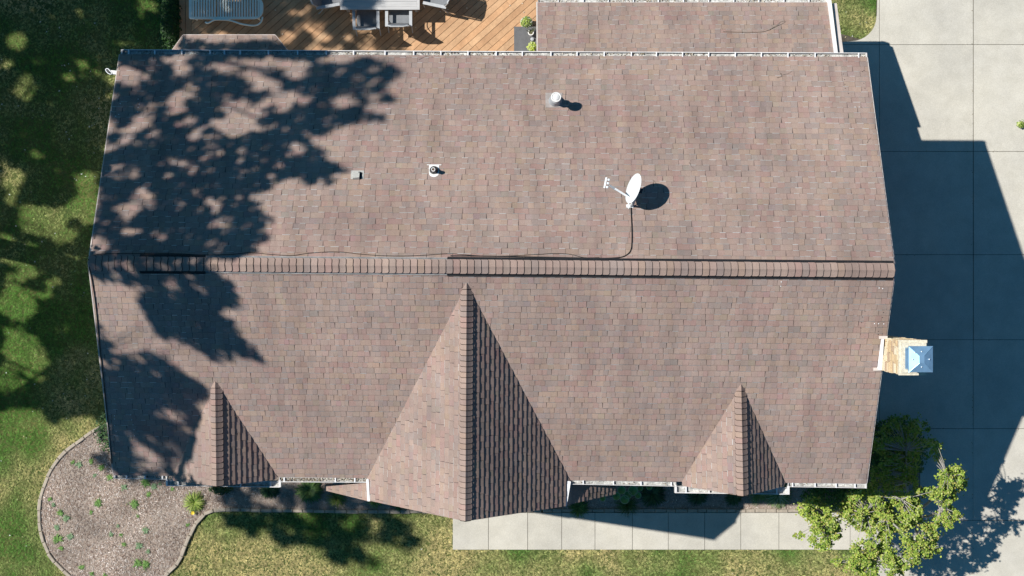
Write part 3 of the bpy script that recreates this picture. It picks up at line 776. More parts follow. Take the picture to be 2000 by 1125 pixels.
for i in range(len(ysl)-1):
    for x0, x1 in ((1717, 1900), (1900, 2090), (2090, 2290), (2290, 2500)):
        if x0 == 1717 and ysl[i] >= 830 and ysl[i] < 1010: x0 = 1796
        if x0 == 1717 and ysl[i] > 1010: x0 = 1707
        rects.append((x0, ysl[i], x1, ysl[i+1]))
rects = [(x0+(.5 if x0 == 1900 else 0)-max(0, (y0-500))*.003*(x0 == 1900), y0, x1, y1) for x0, y0, x1, y1 in rects]
for i in range(2, 5): rects.append((1560, ysl[i], 1717, ysl[i+1]))
rects.append((1560, 663.5, 1717, 834))
corner = [(1600, 87), (1600, 84), (1640, 82.5)]
for k in range(0, 9):
    a = math.pi/2*(1-k/8); corner.append((1660+52*math.cos(a), 32+49*math.sin(a)))
corner += [(1713, 0), (1713, -120), (1716.5, -120), (1716.5, 87)]
slabs('driveway', rects, [corner], 'pale concrete driveway slabs beside the house', [(1550, 40), (1712, 86), (1712, -420), (2500, -420), (2500, 1500), (1707, 1500), (1707, 1020), (1796, 1010), (1796, 836), (1550, 836)], lambda r: r.uniform(.955, 1.03))
wx = [884, 954, 1030.5, 1097, 1162, 1235, 1305, 1376, 1446.5, 1521, 1590, 1660, 1706]
slabs('path', [(wx[i], 1001, wx[i+1], 1073.5) for i in range(len(wx)-1)], [], 'pale concrete front walk', [(885, 1001.5), (1706, 1001.5), (1706, 1073), (885, 1073)], lambda r: r.uniform(.96, 1.02), z=.025)

# edging stones
def stones(path, ln, lab, grp, wd=.085, z=.055, start=0):
    pts = [P(x, y, 0).to_2d() for x, y in path]; acc = 0; rg = random.Random(len(path)*7)
    cum = [0]
    for i in range(len(pts)-1): cum.append(cum[-1]+(pts[i+1]-pts[i]).length)
    def at(s):
        s = max(0, min(s, cum[-1]-1e-5))
        for i in range(len(pts)-1):
            if cum[i+1] >= s: return pts[i].lerp(pts[i+1], (s-cum[i])/max(1e-9, cum[i+1]-cum[i]))
    s = 0
    while s < cum[-1]-.05:
        l = ln*rg.uniform(.85, 1.15); a, b = at(s+.006), at(min(s+l-.006, cum[-1])); s += l
        T = (b-a)
        if T.length < .05: continue
        T = T.normalized(); S = Vector((-T.y, T.x)); hh = z+rg.uniform(-.01, .012); w_ = wd*rg.uniform(.88, 1.1)/2; j = S*rg.uniform(-.006, .006)
        a = a+j; b = b+j; mb = MB(); q = .012
        lo = [a-S*w_, b-S*w_, b+S*w_, a+S*w_]; hi = [a-S*(w_-q)+T*q, b-S*(w_-q)-T*q, b+S*(w_-q)-T*q, a+S*(w_-q)+T*q]
        c = (a+b)/2; vs = [(p.x, p.y, 0) for p in lo]+[(p.x, p.y, hh-q) for p in lo]+[(p.x, p.y, hh) for p in hi]
        mb.mesh(vs, [(0, 1, 5, 4), (1, 2, 6, 5), (2, 3, 7, 6), (3, 0, 4, 7), (4, 5, 9, 8), (5, 6, 10, 9), (6, 7, 11, 10), (7, 4, 8, 11), (8, 9, 10, 11)])
        tag(mb.build('edging_stone', M['edging']), lab, 'edging stone', grp)
stones(bedL, .27, 'tan edging block in the curved border on the left side of the mulch bed', 'edging blocks curving round the left side of the bed')
stones(bedR[:30], .30, 'tan edging block in the curve between the mulch bed and the front lawn', 'edging blocks curving between bed and front lawn')
stones(bedR[29:]+[(960, 997), (1057, 997)], .26, 'grey edging block in the straight row in front of the shaded bed', 'edging blocks in the straight row before the lawn')
stones([(1060, 996.5), (1200, 996.5), (1570, 997.5)], .26, 'edging block in the row along the concrete walk', 'edging blocks along the walk')

# grass
def gcol(x, y, rng):
    """dry / lush patches, colour belongs to the lawn itself"""
    n1 = noise.noise(Vector((x*.55, y*.55, 1.7))); n2 = noise.noise(Vector((x*1.9, y*1.9, 9.1)))
    dry = .34+1.0*n1+.55*n2
    return dry
rng = random.Random(8)
def grass(regs, excl, name, lab, dens):
    vs = []; fs = []; cs = []; mb = MB()
    for (x0, y0, x1, y1, base, dd) in regs:
        A = (x1-x0)*(y1-y0)*(H/F)**2; n = int(A*dens*dd)
        for _ in range(n//5):
            px, py = rng.uniform(x0, x1), rng.uniform(y0, y1)
            if any(inpoly(px, py, e) for e in excl): continue
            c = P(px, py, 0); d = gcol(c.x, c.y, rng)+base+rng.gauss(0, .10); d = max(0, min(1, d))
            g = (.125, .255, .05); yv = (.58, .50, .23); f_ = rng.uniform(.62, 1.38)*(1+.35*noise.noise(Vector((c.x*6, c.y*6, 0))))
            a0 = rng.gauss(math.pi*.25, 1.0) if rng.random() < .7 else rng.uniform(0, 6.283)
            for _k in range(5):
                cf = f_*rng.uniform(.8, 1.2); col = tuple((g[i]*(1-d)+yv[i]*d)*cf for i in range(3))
                a = a0+rng.uniform(-.6, .6); L_ = rng.uniform(.035, .085); wv = rng.uniform(.003, .006); h = L_*rng.uniform(.3, .65)
                t = Vector((math.cos(a), math.sin(a), 0)); s = Vector((-t.y, t.x, 0))*wv; b0_ = Vector((c.x+rng.gauss(0, .012), c.y+rng.gauss(0, .012), -.03))
                mb.mesh([b0_-s, b0_+s, b0_+t*L_*.8+Vector((0, 0, h))], [(0, 1, 2)], col)
    o = mb.build(name, M['blade']); tag(o, lab, 'grass', None, 'stuff')
walkpg = [(883, 985), (1706, 985), (1706, 1074), (883, 1074)]
houseP = [(260, 120), (1640, 120), (1640, 900), (260, 900)]
dripP = [(1550, 81), (1640, 81.5), (1664, 80), (1690, 73), (1706, 57), (1712, 36), (1713, -60), (2100, -60), (2100, 200), (1500, 200)]
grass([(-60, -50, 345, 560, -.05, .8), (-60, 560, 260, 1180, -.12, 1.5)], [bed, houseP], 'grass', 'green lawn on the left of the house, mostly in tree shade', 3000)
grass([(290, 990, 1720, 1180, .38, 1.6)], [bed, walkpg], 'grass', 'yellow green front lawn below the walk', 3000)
grass([(1600, -50, 1713, 82, -.12, 1.3)], [dripP], 'grass', 'small green corner of lawn between rear wing and driveway', 3000)
# white fallen petals and leaves on the lawn
mb = MB()
for (x, y) in [(142, 168), (140, 265), (136, 272), (85, 225), (195, 225), (185, 243), (130, 258), (62, 375), (150, 352), (160, 340), (168, 345), (186, 345), (187, 358), (52, 518), (80, 502), (60, 640), (132, 750), (172, 690), (47, 852), (52, 855), (3, 900), (105, 800), (35, 975), (78, 975), (20, 1045), (45, 1048), (52, 1066), (18, 650), (1652, 24), (1679, 47), (1691, 44), (1664, 71), (1651, 73), (1430, 1120), (823, 1072), (95, 945), (765, 1016)]+[(rng.uniform(0, 200), rng.uniform(0, 820)) for _ in range(70)]:
    c = P(x, y, 0); c.z = .03; leafquad(mb, c, rng.uniform(.010, .028), rng, (.7, .72, .66) if rng.random() < .7 else (.5, .42, .26), flat=1.5)
tag(mb.build('fallen_petals', M['leaf']), 'pale petals and leaf scraps scattered over the lawn', 'petals', None, 'stuff')
mb = MB()
for _ in range(70):
    x, y = rng.uniform(1720, 2000), rng.uniform(0, 1125); c = P(x, y, 0); c.z = .036
    leafquad(mb, c, rng.uniform(.006, .015), rng, (.35, .28, .18) if rng.random() < .5 else (.75, .72, .62), flat=2)
for _ in range(120):
    if rng.random() < .5: x, y = rng.gauss(1899, 1.0), rng.uniform(0, 1125)
    else: x, y = rng.uniform(1720, 2000), rng.choice(ysl[2:8])+rng.gauss(0, 1.0)
    c = P(x, y, 0); c.z = .034; leafquad(mb, c, rng.uniform(.006, .018), rng, rng.choice([(.20, .15, .08), (.30, .24, .14), (.10, .09, .06)]), flat=2)
tag(mb.build('driveway_debris', M['leaf']), 'tiny leaf scraps on the driveway', 'debris', None, 'stuff')

# ================================================================== DECK
ZD = .35
deck = thing('deck', 'orange brown timber deck of diagonal boards behind the house', 'deck', P(700, 50, ZD))
rng = random.Random(17)
dx0, dx1, dyt, dyb = 350, 1075, -200, 165
cl = [P(374, dyb, ZD), P(dx1, dyb, ZD), P(dx1, dyt, ZD), P(374, dyt, ZD)]; cl2 = [(p.x, p.y) for p in cl]
def board(mb, poly, z, c, t=.03):
    n = len(poly); mb.prism(poly, z-t, z, c)
mb = MB(); ang = R(41.5); T = Vector((math.cos(ang), math.sin(ang))); S = Vector((-T.y, T.x)); cen = Vector((0, 6.5))
bw = .152
for i in range(-60, 60):
    o_ = cen+Vector((-4, 0))+S*(i*bw); f_ = rng.uniform(.84, 1.12); hue = rng.uniform(-.02, .02)
    c = (.55*f_, (.335+hue)*f_, (.185+hue)*f_)
    s0 = -14
    while s0 < 14:
        l = rng.uniform(3, 5); g = .005
        poly = [tuple(o_+T*(s0+.002)+S*g), tuple(o_+T*(s0+l-.002)+S*g), tuple(o_+T*(s0+l-.002)+S*(bw-g)), tuple(o_+T*(s0+.002)+S*(bw-g))]
        q = clip(poly, cl2)
        if len(q) >= 3: board(mb, q, ZD+rng.uniform(-.0015, .0015), c)
        s0 += l
mb.build('deck_board', M['deckwood'], deck)
for (xa, xb) in ((350, 361.5), (362.5, 373.5)):
    mb = MB(); a, b = P(xa, dyb, ZD), P(xb, dyt, ZD); mb.prism([(a.x, a.y), (b.x, a.y), (b.x, b.y), (a.x, b.y)], ZD-.03, ZD+.002, (.46, .27, .145)); mb.build('border_board', M['deckwood'], deck)
mb = MB(); a, b = P(354, dyb-4, ZD), P(dx1-4, dyt+4, ZD); mb.prism([(a.x, a.y), (b.x, a.y), (b.x, b.y), (a.x, b.y)], 0, ZD-.045); mb.build('deck_frame', M['rust'], deck)
# knots
mb = MB(); 
# scraps on the deck
for (x, y) in [(552, 67), (672, 72), (996, 11), (1020, 7), (1023, 24), (538, 20), (860, 23), (875, 19), (912, 16), (812, 54)]:
    c = P(x, y, ZD); c.z = ZD+.02; leafquad(mb, c, .022, rng, (.75, .72, .60), flat=1.5)
tag(mb.build('deck_litter', M['leaf']), 'pale leaf scraps lying on the deck boards', 'leaf scraps', None, 'stuff')

# lounger
zl_ = ZD+.36
L0 = P(369, 52, zl_); L1 = P(514, -7, zl_)
lx0, lx1, ly0, ly1 = L0.x, L1.x, P(0, 37, zl_).y, L1.y
t = thing('sun_lounger', 'white plastic slatted sun lounger with curved arm on the shaded deck', 'sun lounger', ((lx0+lx1)/2, (ly0+ly1)/2, ZD))
def ringband(mb, outer, inner, z0, z1):
    n = len(outer)
    vs = [(p[0], p[1], z) for z in (z0, z1) for p in outer]+[(p[0], p[1], z) for z in (z0, z1) for p in inner]
    fs = []
    for i in range(n):
        j = (i+1) % n; fs += [(i, j, n+j, n+i), (3*n+i, n+i, n+j, 3*n+j)[::1], (2*n+j, 2*n+i, 3*n+i, 3*n+j), (i, 2*n+i, 2*n+j, j)]
    mb.mesh(vs, fs)
def rrect(x0, y0, x1, y1, r, seg=5):
    out = []
    for (cx, cy, a0) in ((x1-r[1], y0+r[1], -90), (x1-r[2], y1-r[2], 0), (x0+r[3], y1-r[3], 90), (x0+r[0], y0+r[0], 180)):
        rr = r[{-90: 1, 0: 2, 90: 3, 180: 0}[a0]]
        for k in range(seg+1): a = R(a0+90*k/seg); out.append((cx+rr*math.cos(a), cy+rr*math.sin(a)))
    return out
mb = MB(); ringband(mb, rrect(lx0, ly0-.0, lx1, ly1, (.04, .22, .22, .04)), rrect(lx0+.07, ly0+.055, lx1-.09, ly1-.055, (.01, .02, .02, .01)), zl_-.05, zl_)
mb.build('frame', M['resin'], t)
mb = MB(); xh = P(424, 0, zl_).x; x = lx0+.065
nsl = 25; step = (lx1-.09-(lx0+.07))/nsl
for i in range(nsl):
    xa = lx0+.07+step*i; 
    if i == 9: mb2 = None
    zz = zl_+.012 if i < 9 else zl_-.004
    mb.box((xa+.018+(.012 if i == 9 else 0), ly0+.05, zz-.03), (xa+step-.010, ly1-.05, zz))
mb.build('slat', M['resin'], t)
# arm: curved bar along the near side
arm = [(401, 43), (404, 45), (409, 44), (415, 40.5), (422, 38.5), (435, 38.5), (447, 39.5), (458, 42.5), (470, 46.5), (483, 49), (496, 50), (505, 47.5), (511, 41), (513, 33)]
mb = MB(); q = [P(x, y, zl_+.02) for x, y in smooth(arm, 4)]; mb.tube(q, .021, 8); mb.build('arm_rest', M['resin'], t, True)
mb = MB(); q = [P(x, y+(-47.0-40+0)*0, zl_) for x, y in arm]; 
q = [Vector((p.x, ly1+(ly0-p.y), zl_+.02)) for p in [P(x, y, zl_) for x, y in smooth(arm, 4)]]; mb.tube(q, .021, 8); mb.build('arm_rest', M['resin'], t, True)
for xx in (lx0+.1, lx0+.9, lx1-.16):
    for yy in (ly0+.05, ly1-.05):
        mb = MB(); mb.tube([(xx, yy, zl_-.03), (xx+.02, yy, ZD)], [.03, .022], 8); mb.build('leg', M['resin'], t)

# table
zt_ = ZD+.73
T0, T1 = P(664.5, 18.8, zt_), P(819.5, 18.8, zt_)
tw = 1.0
t = thing('patio_table', 'long pale grey slatted patio table on the deck', 'table', ((T0.x+T1.x)/2, T0.y+tw/2, ZD))
mb = MB(); y0 = T0.y; y1 = y0+tw; x0, x1 = T0.x, T1.x
for a in ((x0, y0, x1, y0+.075), (x0, y1-.075, x1, y1), (x0, y0+.075, x0+.075, y1-.075), (x1-.075, y0+.075, x1, y1-.075)):
    mb.box((a[0], a[1], zt_-.03), (a[2], a[3], zt_))
mb.box((x0+.04, y0+.04, zt_-.10), (x1-.04, y1-.04, zt_-.035))
mb.build('table_frame', M['tabletop'], t)
mb = MB(); n = 7; st = (tw-.15)/n
for i in range(n): mb.box((x0+.078, y0+.075+i*st+.004, zt_-.028), (x1-.078, y0+.075+(i+1)*st-.002, zt_-.006))
mb.build('tabletop', M['tabletop'], t)
for xx in (x0+.12, x1-.12):
    for yy in (y0+.12, y1-.12):
        mb = MB(); mb.box((xx-.035, yy-.035, ZD), (xx+.035, yy+.035, zt_-.03)); mb.build('leg', M['alu'], t)
# chairs
def chair(loc, rz, lab, first=None, back=.0):
    """local +y faces the table"""
    if first is None:
        t = thing('patio_chair', lab, 'chair', (0, 0, 0), 'grey patio armchairs around the table')
        w_ = .29
        mb = MB(); mb.box((-w_+.04, -.22, .40), (w_-.04, .26, .425)); mb.build('seat', M['sling'], t)
        mb = MB(); pts = [(-w_+.04, -.20, .42), (w_-.04, -.20, .42), (w_-.06, -.375, .98), (-w_+.06, -.375, .98)]
        mb.mesh([Vector(p) for p in pts]+[Vector(p)+Vector((0, -.02, 0)) for p in pts], [(0, 1, 2, 3), (7, 6, 5, 4), (0, 4, 5, 1), (1, 5, 6, 2), (2, 6, 7, 3), (3, 7, 4, 0)]); mb.build('backrest', M['sling'], t)
        mb = MB(); mb.tube([(-w_+.05, -.37, .97), (-w_*.5, -.395, 1.0), (w_*.5, -.395, 1.0), (w_-.05, -.37, .97)], .018, 8); mb.build('top_rail', M['alu'], t)
        for s in (-1, 1):
            mb = MB()
            mb.box((s*w_-.036, -.33, .63), (s*w_+.036, .24, .65)); mb.build('arm_rest', M['alu'], t)
            for (a, b, c, e) in ((.22, .63, .24, 0), (-.20, .40, -.36, 0)):
                mb = MB(); mb.tube([(s*w_, a, b), (s*w_, (a+c)/2+.01, b/2), (s*w_, c, 0)], .014, 8); mb.build('leg', M['alu'], t)
            mb = MB(); mb.tube([(s*(w_-.03), -.20, .40), (s*(w_-.02), -.30, .64), (s*(w_-.04), -.375, .98)], .015, 8); mb.build('back_frame', M['alu'], t)
            # curved brace under the arm
            mb = MB(); q = [(s*w_, .20, .60), (s*w_, .10, .50), (s*w_, -.02, .45), (s*w_, -.14, .47), (s*w_, -.26, .62)]; mb.tube(smooth(q, 3), .012, 6); mb.build('arm_brace', M['alu'], t)
    else:
        t = copy_tree(first)
    t.location = loc; t.rotation_euler = (0, 0, rz); t['label'] = lab
    return t
def cloc(px, py, z=1.0):
    p = P(px, py, z); return (p.x, p.y, ZD)
c1 = chair(cloc(714.5, 31), R(1.5), 'grey patio armchair at the near side of the table, left of two')
chair(cloc(778.5, 25), 0, 'grey patio armchair at the near side of the table, right of two', c1)
chair(cloc(850, -14), R(78), 'grey patio armchair drawn out beyond the right end of the table', c1)
chair(cloc(640, -12), R(-80), 'shaded patio armchair at the left end of the table', c1)

# deck storage box, pots
zs_ = ZD+.30
b0_ = P(1004, 52, zs_); b1_ = P(1049, 112, zs_)
t = thing('storage_bench', 'low dark grey bench box beside the rear wing wall', 'bench', ((b0_.x+b1_.x)/2, (b0_.y+b1_.y)/2, ZD))
mb = MB(); mb.box((b0_.x+.01, b1_.y, ZD), (b1_.x-.01, b0_.y-.01, zs_-.03)); mb.build('box', M['boxgrey'], t)
mb = MB(); mb.box((b0_.x, b1_.y, zs_-.03), (b1_.x, b0_.y, zs_)); mb.build('lid', M['boxgrey'], t)
def leafball(mb, c, r, n, s, cols, rng, flat=.5):
    for _ in range(n):
        d = rvec(rng); d.z = abs(d.z)*.9+.02; rr = rng.uniform(.55, 1.0)
        p = c+Vector((d.x*r[0], d.y*r[1], d.z*r[2]))*rr; leafquad(mb, p, s*rng.uniform(.7, 1.3), rng, rng.choice(cols), flat, nrm=(d+rvec(rng)*.5))
LIME = [(.42, .50, .12), (.32, .42, .07), (.22, .34, .05), (.55, .58, .25), (.14, .24, .04)]
rng = random.Random(33)
cc = P(1028.5, 41, .8); t = thing('potted_bush', 'round yellow green bush in a pot behind the grey bench', 'potted plant', (cc.x, cc.y, ZD))
mb = MB(); mb.lathe(Vector((cc.x, cc.y, ZD)), [(.10, 0), (.14, .24), (.15, .26), (.13, .26), (.12, .22), (0, .22)], 20); mb.build('pot', M['terra'], t, True)
mb = MB(); leafball(mb, Vector((cc.x, cc.y, ZD+.24)), (.155, .155, .26), 420, .018, LIME, rng); mb.build('foliage', M['leaf'], t)
cc = P(1037, 63, zs_+.2); t = thing('flower_pot', 'small white round pot with dry grass on the grey bench', 'plant pot', (cc.x, cc.y, zs_))
mb = MB(); o = Vector((cc.x, cc.y, zs_)); mb.lathe(o, [(.045, 0), (.068, .15), (.072, .16), (.072, .18), (.050, .18), (.048, .15), (0, .15)], 24); mb.build('pot', M['terra'], t, True)
mb = MB(); mb.lathe(o, [(.047, .151), (.047, .155), (0, .158)], 16); mb.build('soil', M['potsoil'], t)
mb = MB()
for _ in range(26):
    a = rng.uniform(R(20), R(170)); L_ = rng.uniform(.10, .20); d = Vector((math.cos(a), math.sin(a), 0)); p0 = o+Vector((0, 0, .155)); s = Vector((-d.y, d.x, 0))*.002
    mb.mesh([p0-s, p0+s, p0+d*L_*.6+Vector((0, 0, .10))+s, p0+d*L_+Vector((0, 0, .07))], [(0, 1, 2), (0, 2, 3)], (.30, .33, .18))
mb.build('grass_blades', M['blade'], t)
cc = P(1039.5, 76.5, zs_+.05); mb = MB(); mb.lathe(Vector((cc.x, cc.y, zs_)), [(.042, 0), (.044, .05), (.040, .058), (.03, .060), (0, .062)], 24)
tag(mb.build('lidded_tin', M['galv'], None, True), 'small round grey tin with lid on the grey bench', 'tin')
cc = P(1039, 90, zs_+.2); t = thing('potted_succulent', 'bright yellow green leafy plant in a white pot at the end of the bench', 'potted plant', (cc.x, cc.y, zs_))
mb = MB(); mb.lathe(Vector((cc.x, cc.y-.06, zs_)), [(.05, 0), (.07, .10), (.06, .10), (0, .09)], 20); mb.build('pot', M['terra'], t, True)
mb = MB(); leafball(mb, Vector((cc.x, cc.y, zs_+.10)), (.13, .11, .12), 110, .030, [(.55, .62, .14), (.44, .52, .08), (.62, .66, .30), (.30, .40, .06)], rng, 1.0); mb.build('foliage', M['leaf'], t)

# downspout outlet at the left wall
zq = 1.1
t = thing('downspout_outlet', 'pale blue grey pipe elbow with an open mouth poking out past the left wall', 'pipe', P(215, 141, zq))
mb = MB(); a = P(215, 141, zq); b = P(250, 145, zq)
ax = (Vector((1, -.1, 0)).normalized(), Vector((.1, 1, 0)).normalized(), Vector((0, 0, 1)))
mb.box((0, -.045, -.05), (.6, .045, .05), ax=ax, o=a); mb.build('pipe', M['whitepaint'], t)
mb = MB(); ell = []
cpt = P(211, 139.5, zq); 
ellp = [P(x, y, zq+.06) for x, y in [(206, 136), (208, 134), (211, 134), (213.5, 136.5), (216, 140), (218.5, 142), (218, 144.5), (215, 145), (211, 143), (208, 140)]]
mb.tube(ellp+[ellp[0]], .010, 8, cap=False); mb.build('rim', M['white'], t, True)
mb = MB(); mb.prism([(p.x, p.y) for p in ellp], zq-.05, zq+.05); mb.build('mouth', M['rubber'], t)

# ================================================================== PLANTS
def blades(mb, c, n, L, w, cols, rng, up=.6, arch=.8, a0=0, a1=6.283, seg=4):
    for _ in range(n):
        a = rng.uniform(a0, a1); l = L*rng.uniform(.6, 1.1); d = Vector((math.cos(a), math.sin(a), 0)); s = Vector((-d.y, d.x, 0)); col = rng.choice(cols); f_ = rng.uniform(.8, 1.15); col = tuple(x*f_ for x in col)
        u = up*rng.uniform(.6, 1.2); p0 = c+Vector((rng.uniform(-.03, .03), rng.uniform(-.03, .03), 0)); prev = None
        for k in range(seg+1):
            q = k/seg; p = p0+d*l*q+Vector((0, 0, l*(u*q*2-(u+arch*.45)*q*q*1.3)+.01)); ww = w*(1-q**2)*.5+.0008; cur = (p-s*ww, p+s*ww)
            if prev: mb.face([prev[0], prev[1], cur[1], cur[0]], col)
            prev = cur
def broad(mb, c, n, L, W, cols, rng, tilt=.3):
    for i in range(n):
        a = i*2.4+rng.uniform(-.3, .3); r = L*(.35+.65*(i/n)**.5); d = Vector((math.cos(a), math.sin(a), 0)); s = Vector((-d.y, d.x, 0)); col = rng.choice(cols)
        z0 = .10+.18*(1-i/n); base = c+Vector((0, 0, z0*.7)); mid = c+d*r*.65+Vector((0, 0, z0+.03)); tip = c+d*r*1.05+Vector((0, 0, z0-.05))
        p = [base, mid-s*W*.5+d*-.0*r+Vector((0, 0, .015)), tip, mid+s*W*.5+Vector((0, 0, .015)), mid-Vector((0, 0, .005)), c+d*r*.35-s*W*.35+Vector((0, 0, z0)), c+d*r*.35+s*W*.35+Vector((0, 0, z0)), c+d*r*.92-s*W*.3+Vector((0, 0, z0)), c+d*r*.92+s*W*.3+Vector((0, 0, z0))]
        mb.mesh(p, [(0, 5, 4), (5, 1, 4), (1, 7, 4), (7, 2, 4), (2, 8, 4), (8, 3, 4), (3, 6, 4), (6, 0, 4)], col)
DG = [(.045, .095, .035), (.06, .12, .04), (.035, .07, .03), (.08, .14, .05)]
MG = [(.13, .22, .06), (.10, .18, .05), (.17, .26, .08), (.08, .14, .04)]
def plantthing(name, lab, cat, px, py, group=None, z=.02):
    return thing(name, lab, cat, P(px, py, z), group)
def shrub(px, py, rx, ry, h, n, s, cols, lab, name='shrub', seed=1, z0=.05, group=None, cat='shrub'):
    rg = random.Random(seed); c = P(px, py, h*.7); c.z = z0; t = thing(name, lab, cat, c, group); mb = MB()
    kx = (H-h*.7)/F
    leafball(mb, c, (rx*kx, ry*kx, h), n, s, cols, rg, .6); mb.build('foliage', M['leaf'], t)
    mb = MB()
    for k in range(5):
        a = k*1.26; mb.tube([c-Vector((0, 0, z0)), c+Vector((math.cos(a)*rx*kx*.5, math.sin(a)*ry*kx*.5, h*.6))], [.012, .004], 5)
    mb.build('stem', M['bark'], t)
    return t
shrub(330, 40, 24, 85, .8, 2600, .030, [(.028, .07, .02), (.02, .05, .015), (.04, .10, .02)], 'tall dark hedge shrub hugging the left edge of the deck', seed=2)
shrub(215, 845, 40, 46, .7, 700, .035, DG, 'dark shrub in the corner shade left of the roof above the mulch bed', seed=3)
shrub(430, 955, 26, 14, .4, 350, .030, DG, 'low dark plant under the gutter right of the yellow-green daylily', seed=4)
def hosta(px, py, L, n, cols, lab, seed, name='hosta'):
    rg = random.Random(seed); t = plantthing(name, lab, 'hosta', px, py); mb = MB(); broad(mb, ORG[t.name].copy(), n, L, .085, cols, rg); mb.build('leaf_rosette', M['leaf'], t, True)
for i, (px, py, r_, lab) in enumerate([(527, 955, .26, 'dark leafy plant under the gutter at the left end of the front bed'), (604, 957, .36, 'dark broad-leaved plant just left of the small porch roof'), (1274, 965, .36, 'dark green bushy plant beside the variegated hostas'), (1362, 966, .30, 'dark leafy plant under the gutter left of the right gable'), (1432, 972, .22, 'small dark leafy plant below the tip of the right gable')]):
    t = plantthing('leafy_plant', lab, 'plant', px, py); rg = random.Random(40+i); mb = MB(); c = ORG[t.name].copy()
    blades(mb, c, int(240*r_/.3), r_, .035, DG if i != 1 else MG, rg, up=.55, arch=.6); mb.build('foliage', M['leaf'], t)
VH = [(.10, .20, .07), (.12, .22, .08)]
for i, (px, py, r_) in enumerate([(1214, 957, 9), (1237, 958, 10), (1203, 968, 8), (1220, 974, 9), (1246, 968, 7), (1178, 973, 6)]):
    pass
rg = random.Random(50); t = plantthing('hosta', 'cluster of round cupped hosta leaves with pale edges under the gutter', 'hosta', 1220, 965); c0 = ORG[t.name].copy()
for (px, py, r_) in [(1214, 957, 8.5), (1236, 958, 10), (1204, 969, 8), (1220, 975, 9), (1246, 967, 6.5), (1177, 973, 6), (1226, 966, 8), (1250, 953, 6), (1268, 951, 6)]:
    c = P(px, py, .3+rg.uniform(-.03, .06)); rr = r_*.0127; mb = MB(); me_ = MB()
    prof = [(.001, -.03), (rr*.3, -.015), (rr*.6, .0), (rr*.84, .03)]
    mb.lathe(c, prof, 18, (.18, .38, .13)); me_.lathe(c, [(rr*.841, .031), (rr*.90, .042), (rr, .038)], 18, (.36, .46, .28))
    for q in (mb, me_):
        k = [i for i, f in enumerate(q.f) if len(f) < 6]; q.f = [q.f[i] for i in k]; q.c = [q.c[i] for i in k]
    mb.tube([c0, c-Vector((0, 0, .02))], .006, 5, (.10, .2, .07))
    lf = mb.build('leaf', M['leaf'], t, True); me_.build('leaf_edge', M['leaf'], lf, True)
def daylily(px, py, L, n, cols, lab, seed, w=.014, a0=0, a1=6.283, name='daylily', cat='plant', up=.7):
    rg = random.Random(seed); t = plantthing(name, lab, cat, px, py); mb = MB(); blades(mb, ORG[t.name].copy(), n, L, w, cols, rg, up=up, a0=a0, a1=a1); mb.build('blade_tuft', M['blade'], t); return t
YG = [(.30, .38, .08), (.40, .46, .14), (.20, .30, .05), (.12, .20, .04)]
daylily(381, 981, .31, 260, YG, 'yellow green daylily clump with one yellow flower at the bed edge', 60)
tt = bpy.data.objects.get('daylily'); mb = MB(); c = P(376.5, 1002, .1)
for k in range(6):
    a = k*1.047; d = Vector((math.cos(a), math.sin(a), 0)); s = Vector((-d.y, d.x, 0)); mb.mesh([c, c+d*.03-s*.014+Vector((0, 0, .012)), c+d*.055+Vector((0, 0, .018)), c+d*.03+s*.014+Vector((0, 0, .012))], [(0, 1, 2, 3)])
mb.build('flower', M['yellow'], tt)
daylily(660, 972, .33, 160, [(.18, .26, .06), (.26, .30, .08), (.10, .17, .04)], 'thin-bladed grass tuft under the left end of the porch roof', 61, w=.009)
daylily(735, 975, .26, 120, YG, 'bright green tuft at the stone edging below the gable roof', 62)
daylily(780, 985, .22, 110, MG, 'small green tuft peeking out under the central gable edge', 63)
daylily(1225, 985, .34, 220, [(.12, .18, .05), (.16, .22, .06), (.08, .12, .04)], 'fine grass tuft drooping over the edging in front of the hostas', 64, w=.006)
daylily(1130, 990, .30, 140, MG, 'low green groundcover in the porch shadow', 65, w=.02)
daylily(1520, 966, .40, 520, [(.42, .48, .26), (.22, .32, .12), (.55, .60, .40), (.16, .26, .08)], 'variegated ribbon grass spilling from under the gutter onto sunlit mulch', 66, w=.014, up=.5)
daylily(1480, 962, .34, 160, [(.22, .32, .12), (.16, .26, .08)], 'darker ribbon grass clump right of the gable tip', 67, w=.014)
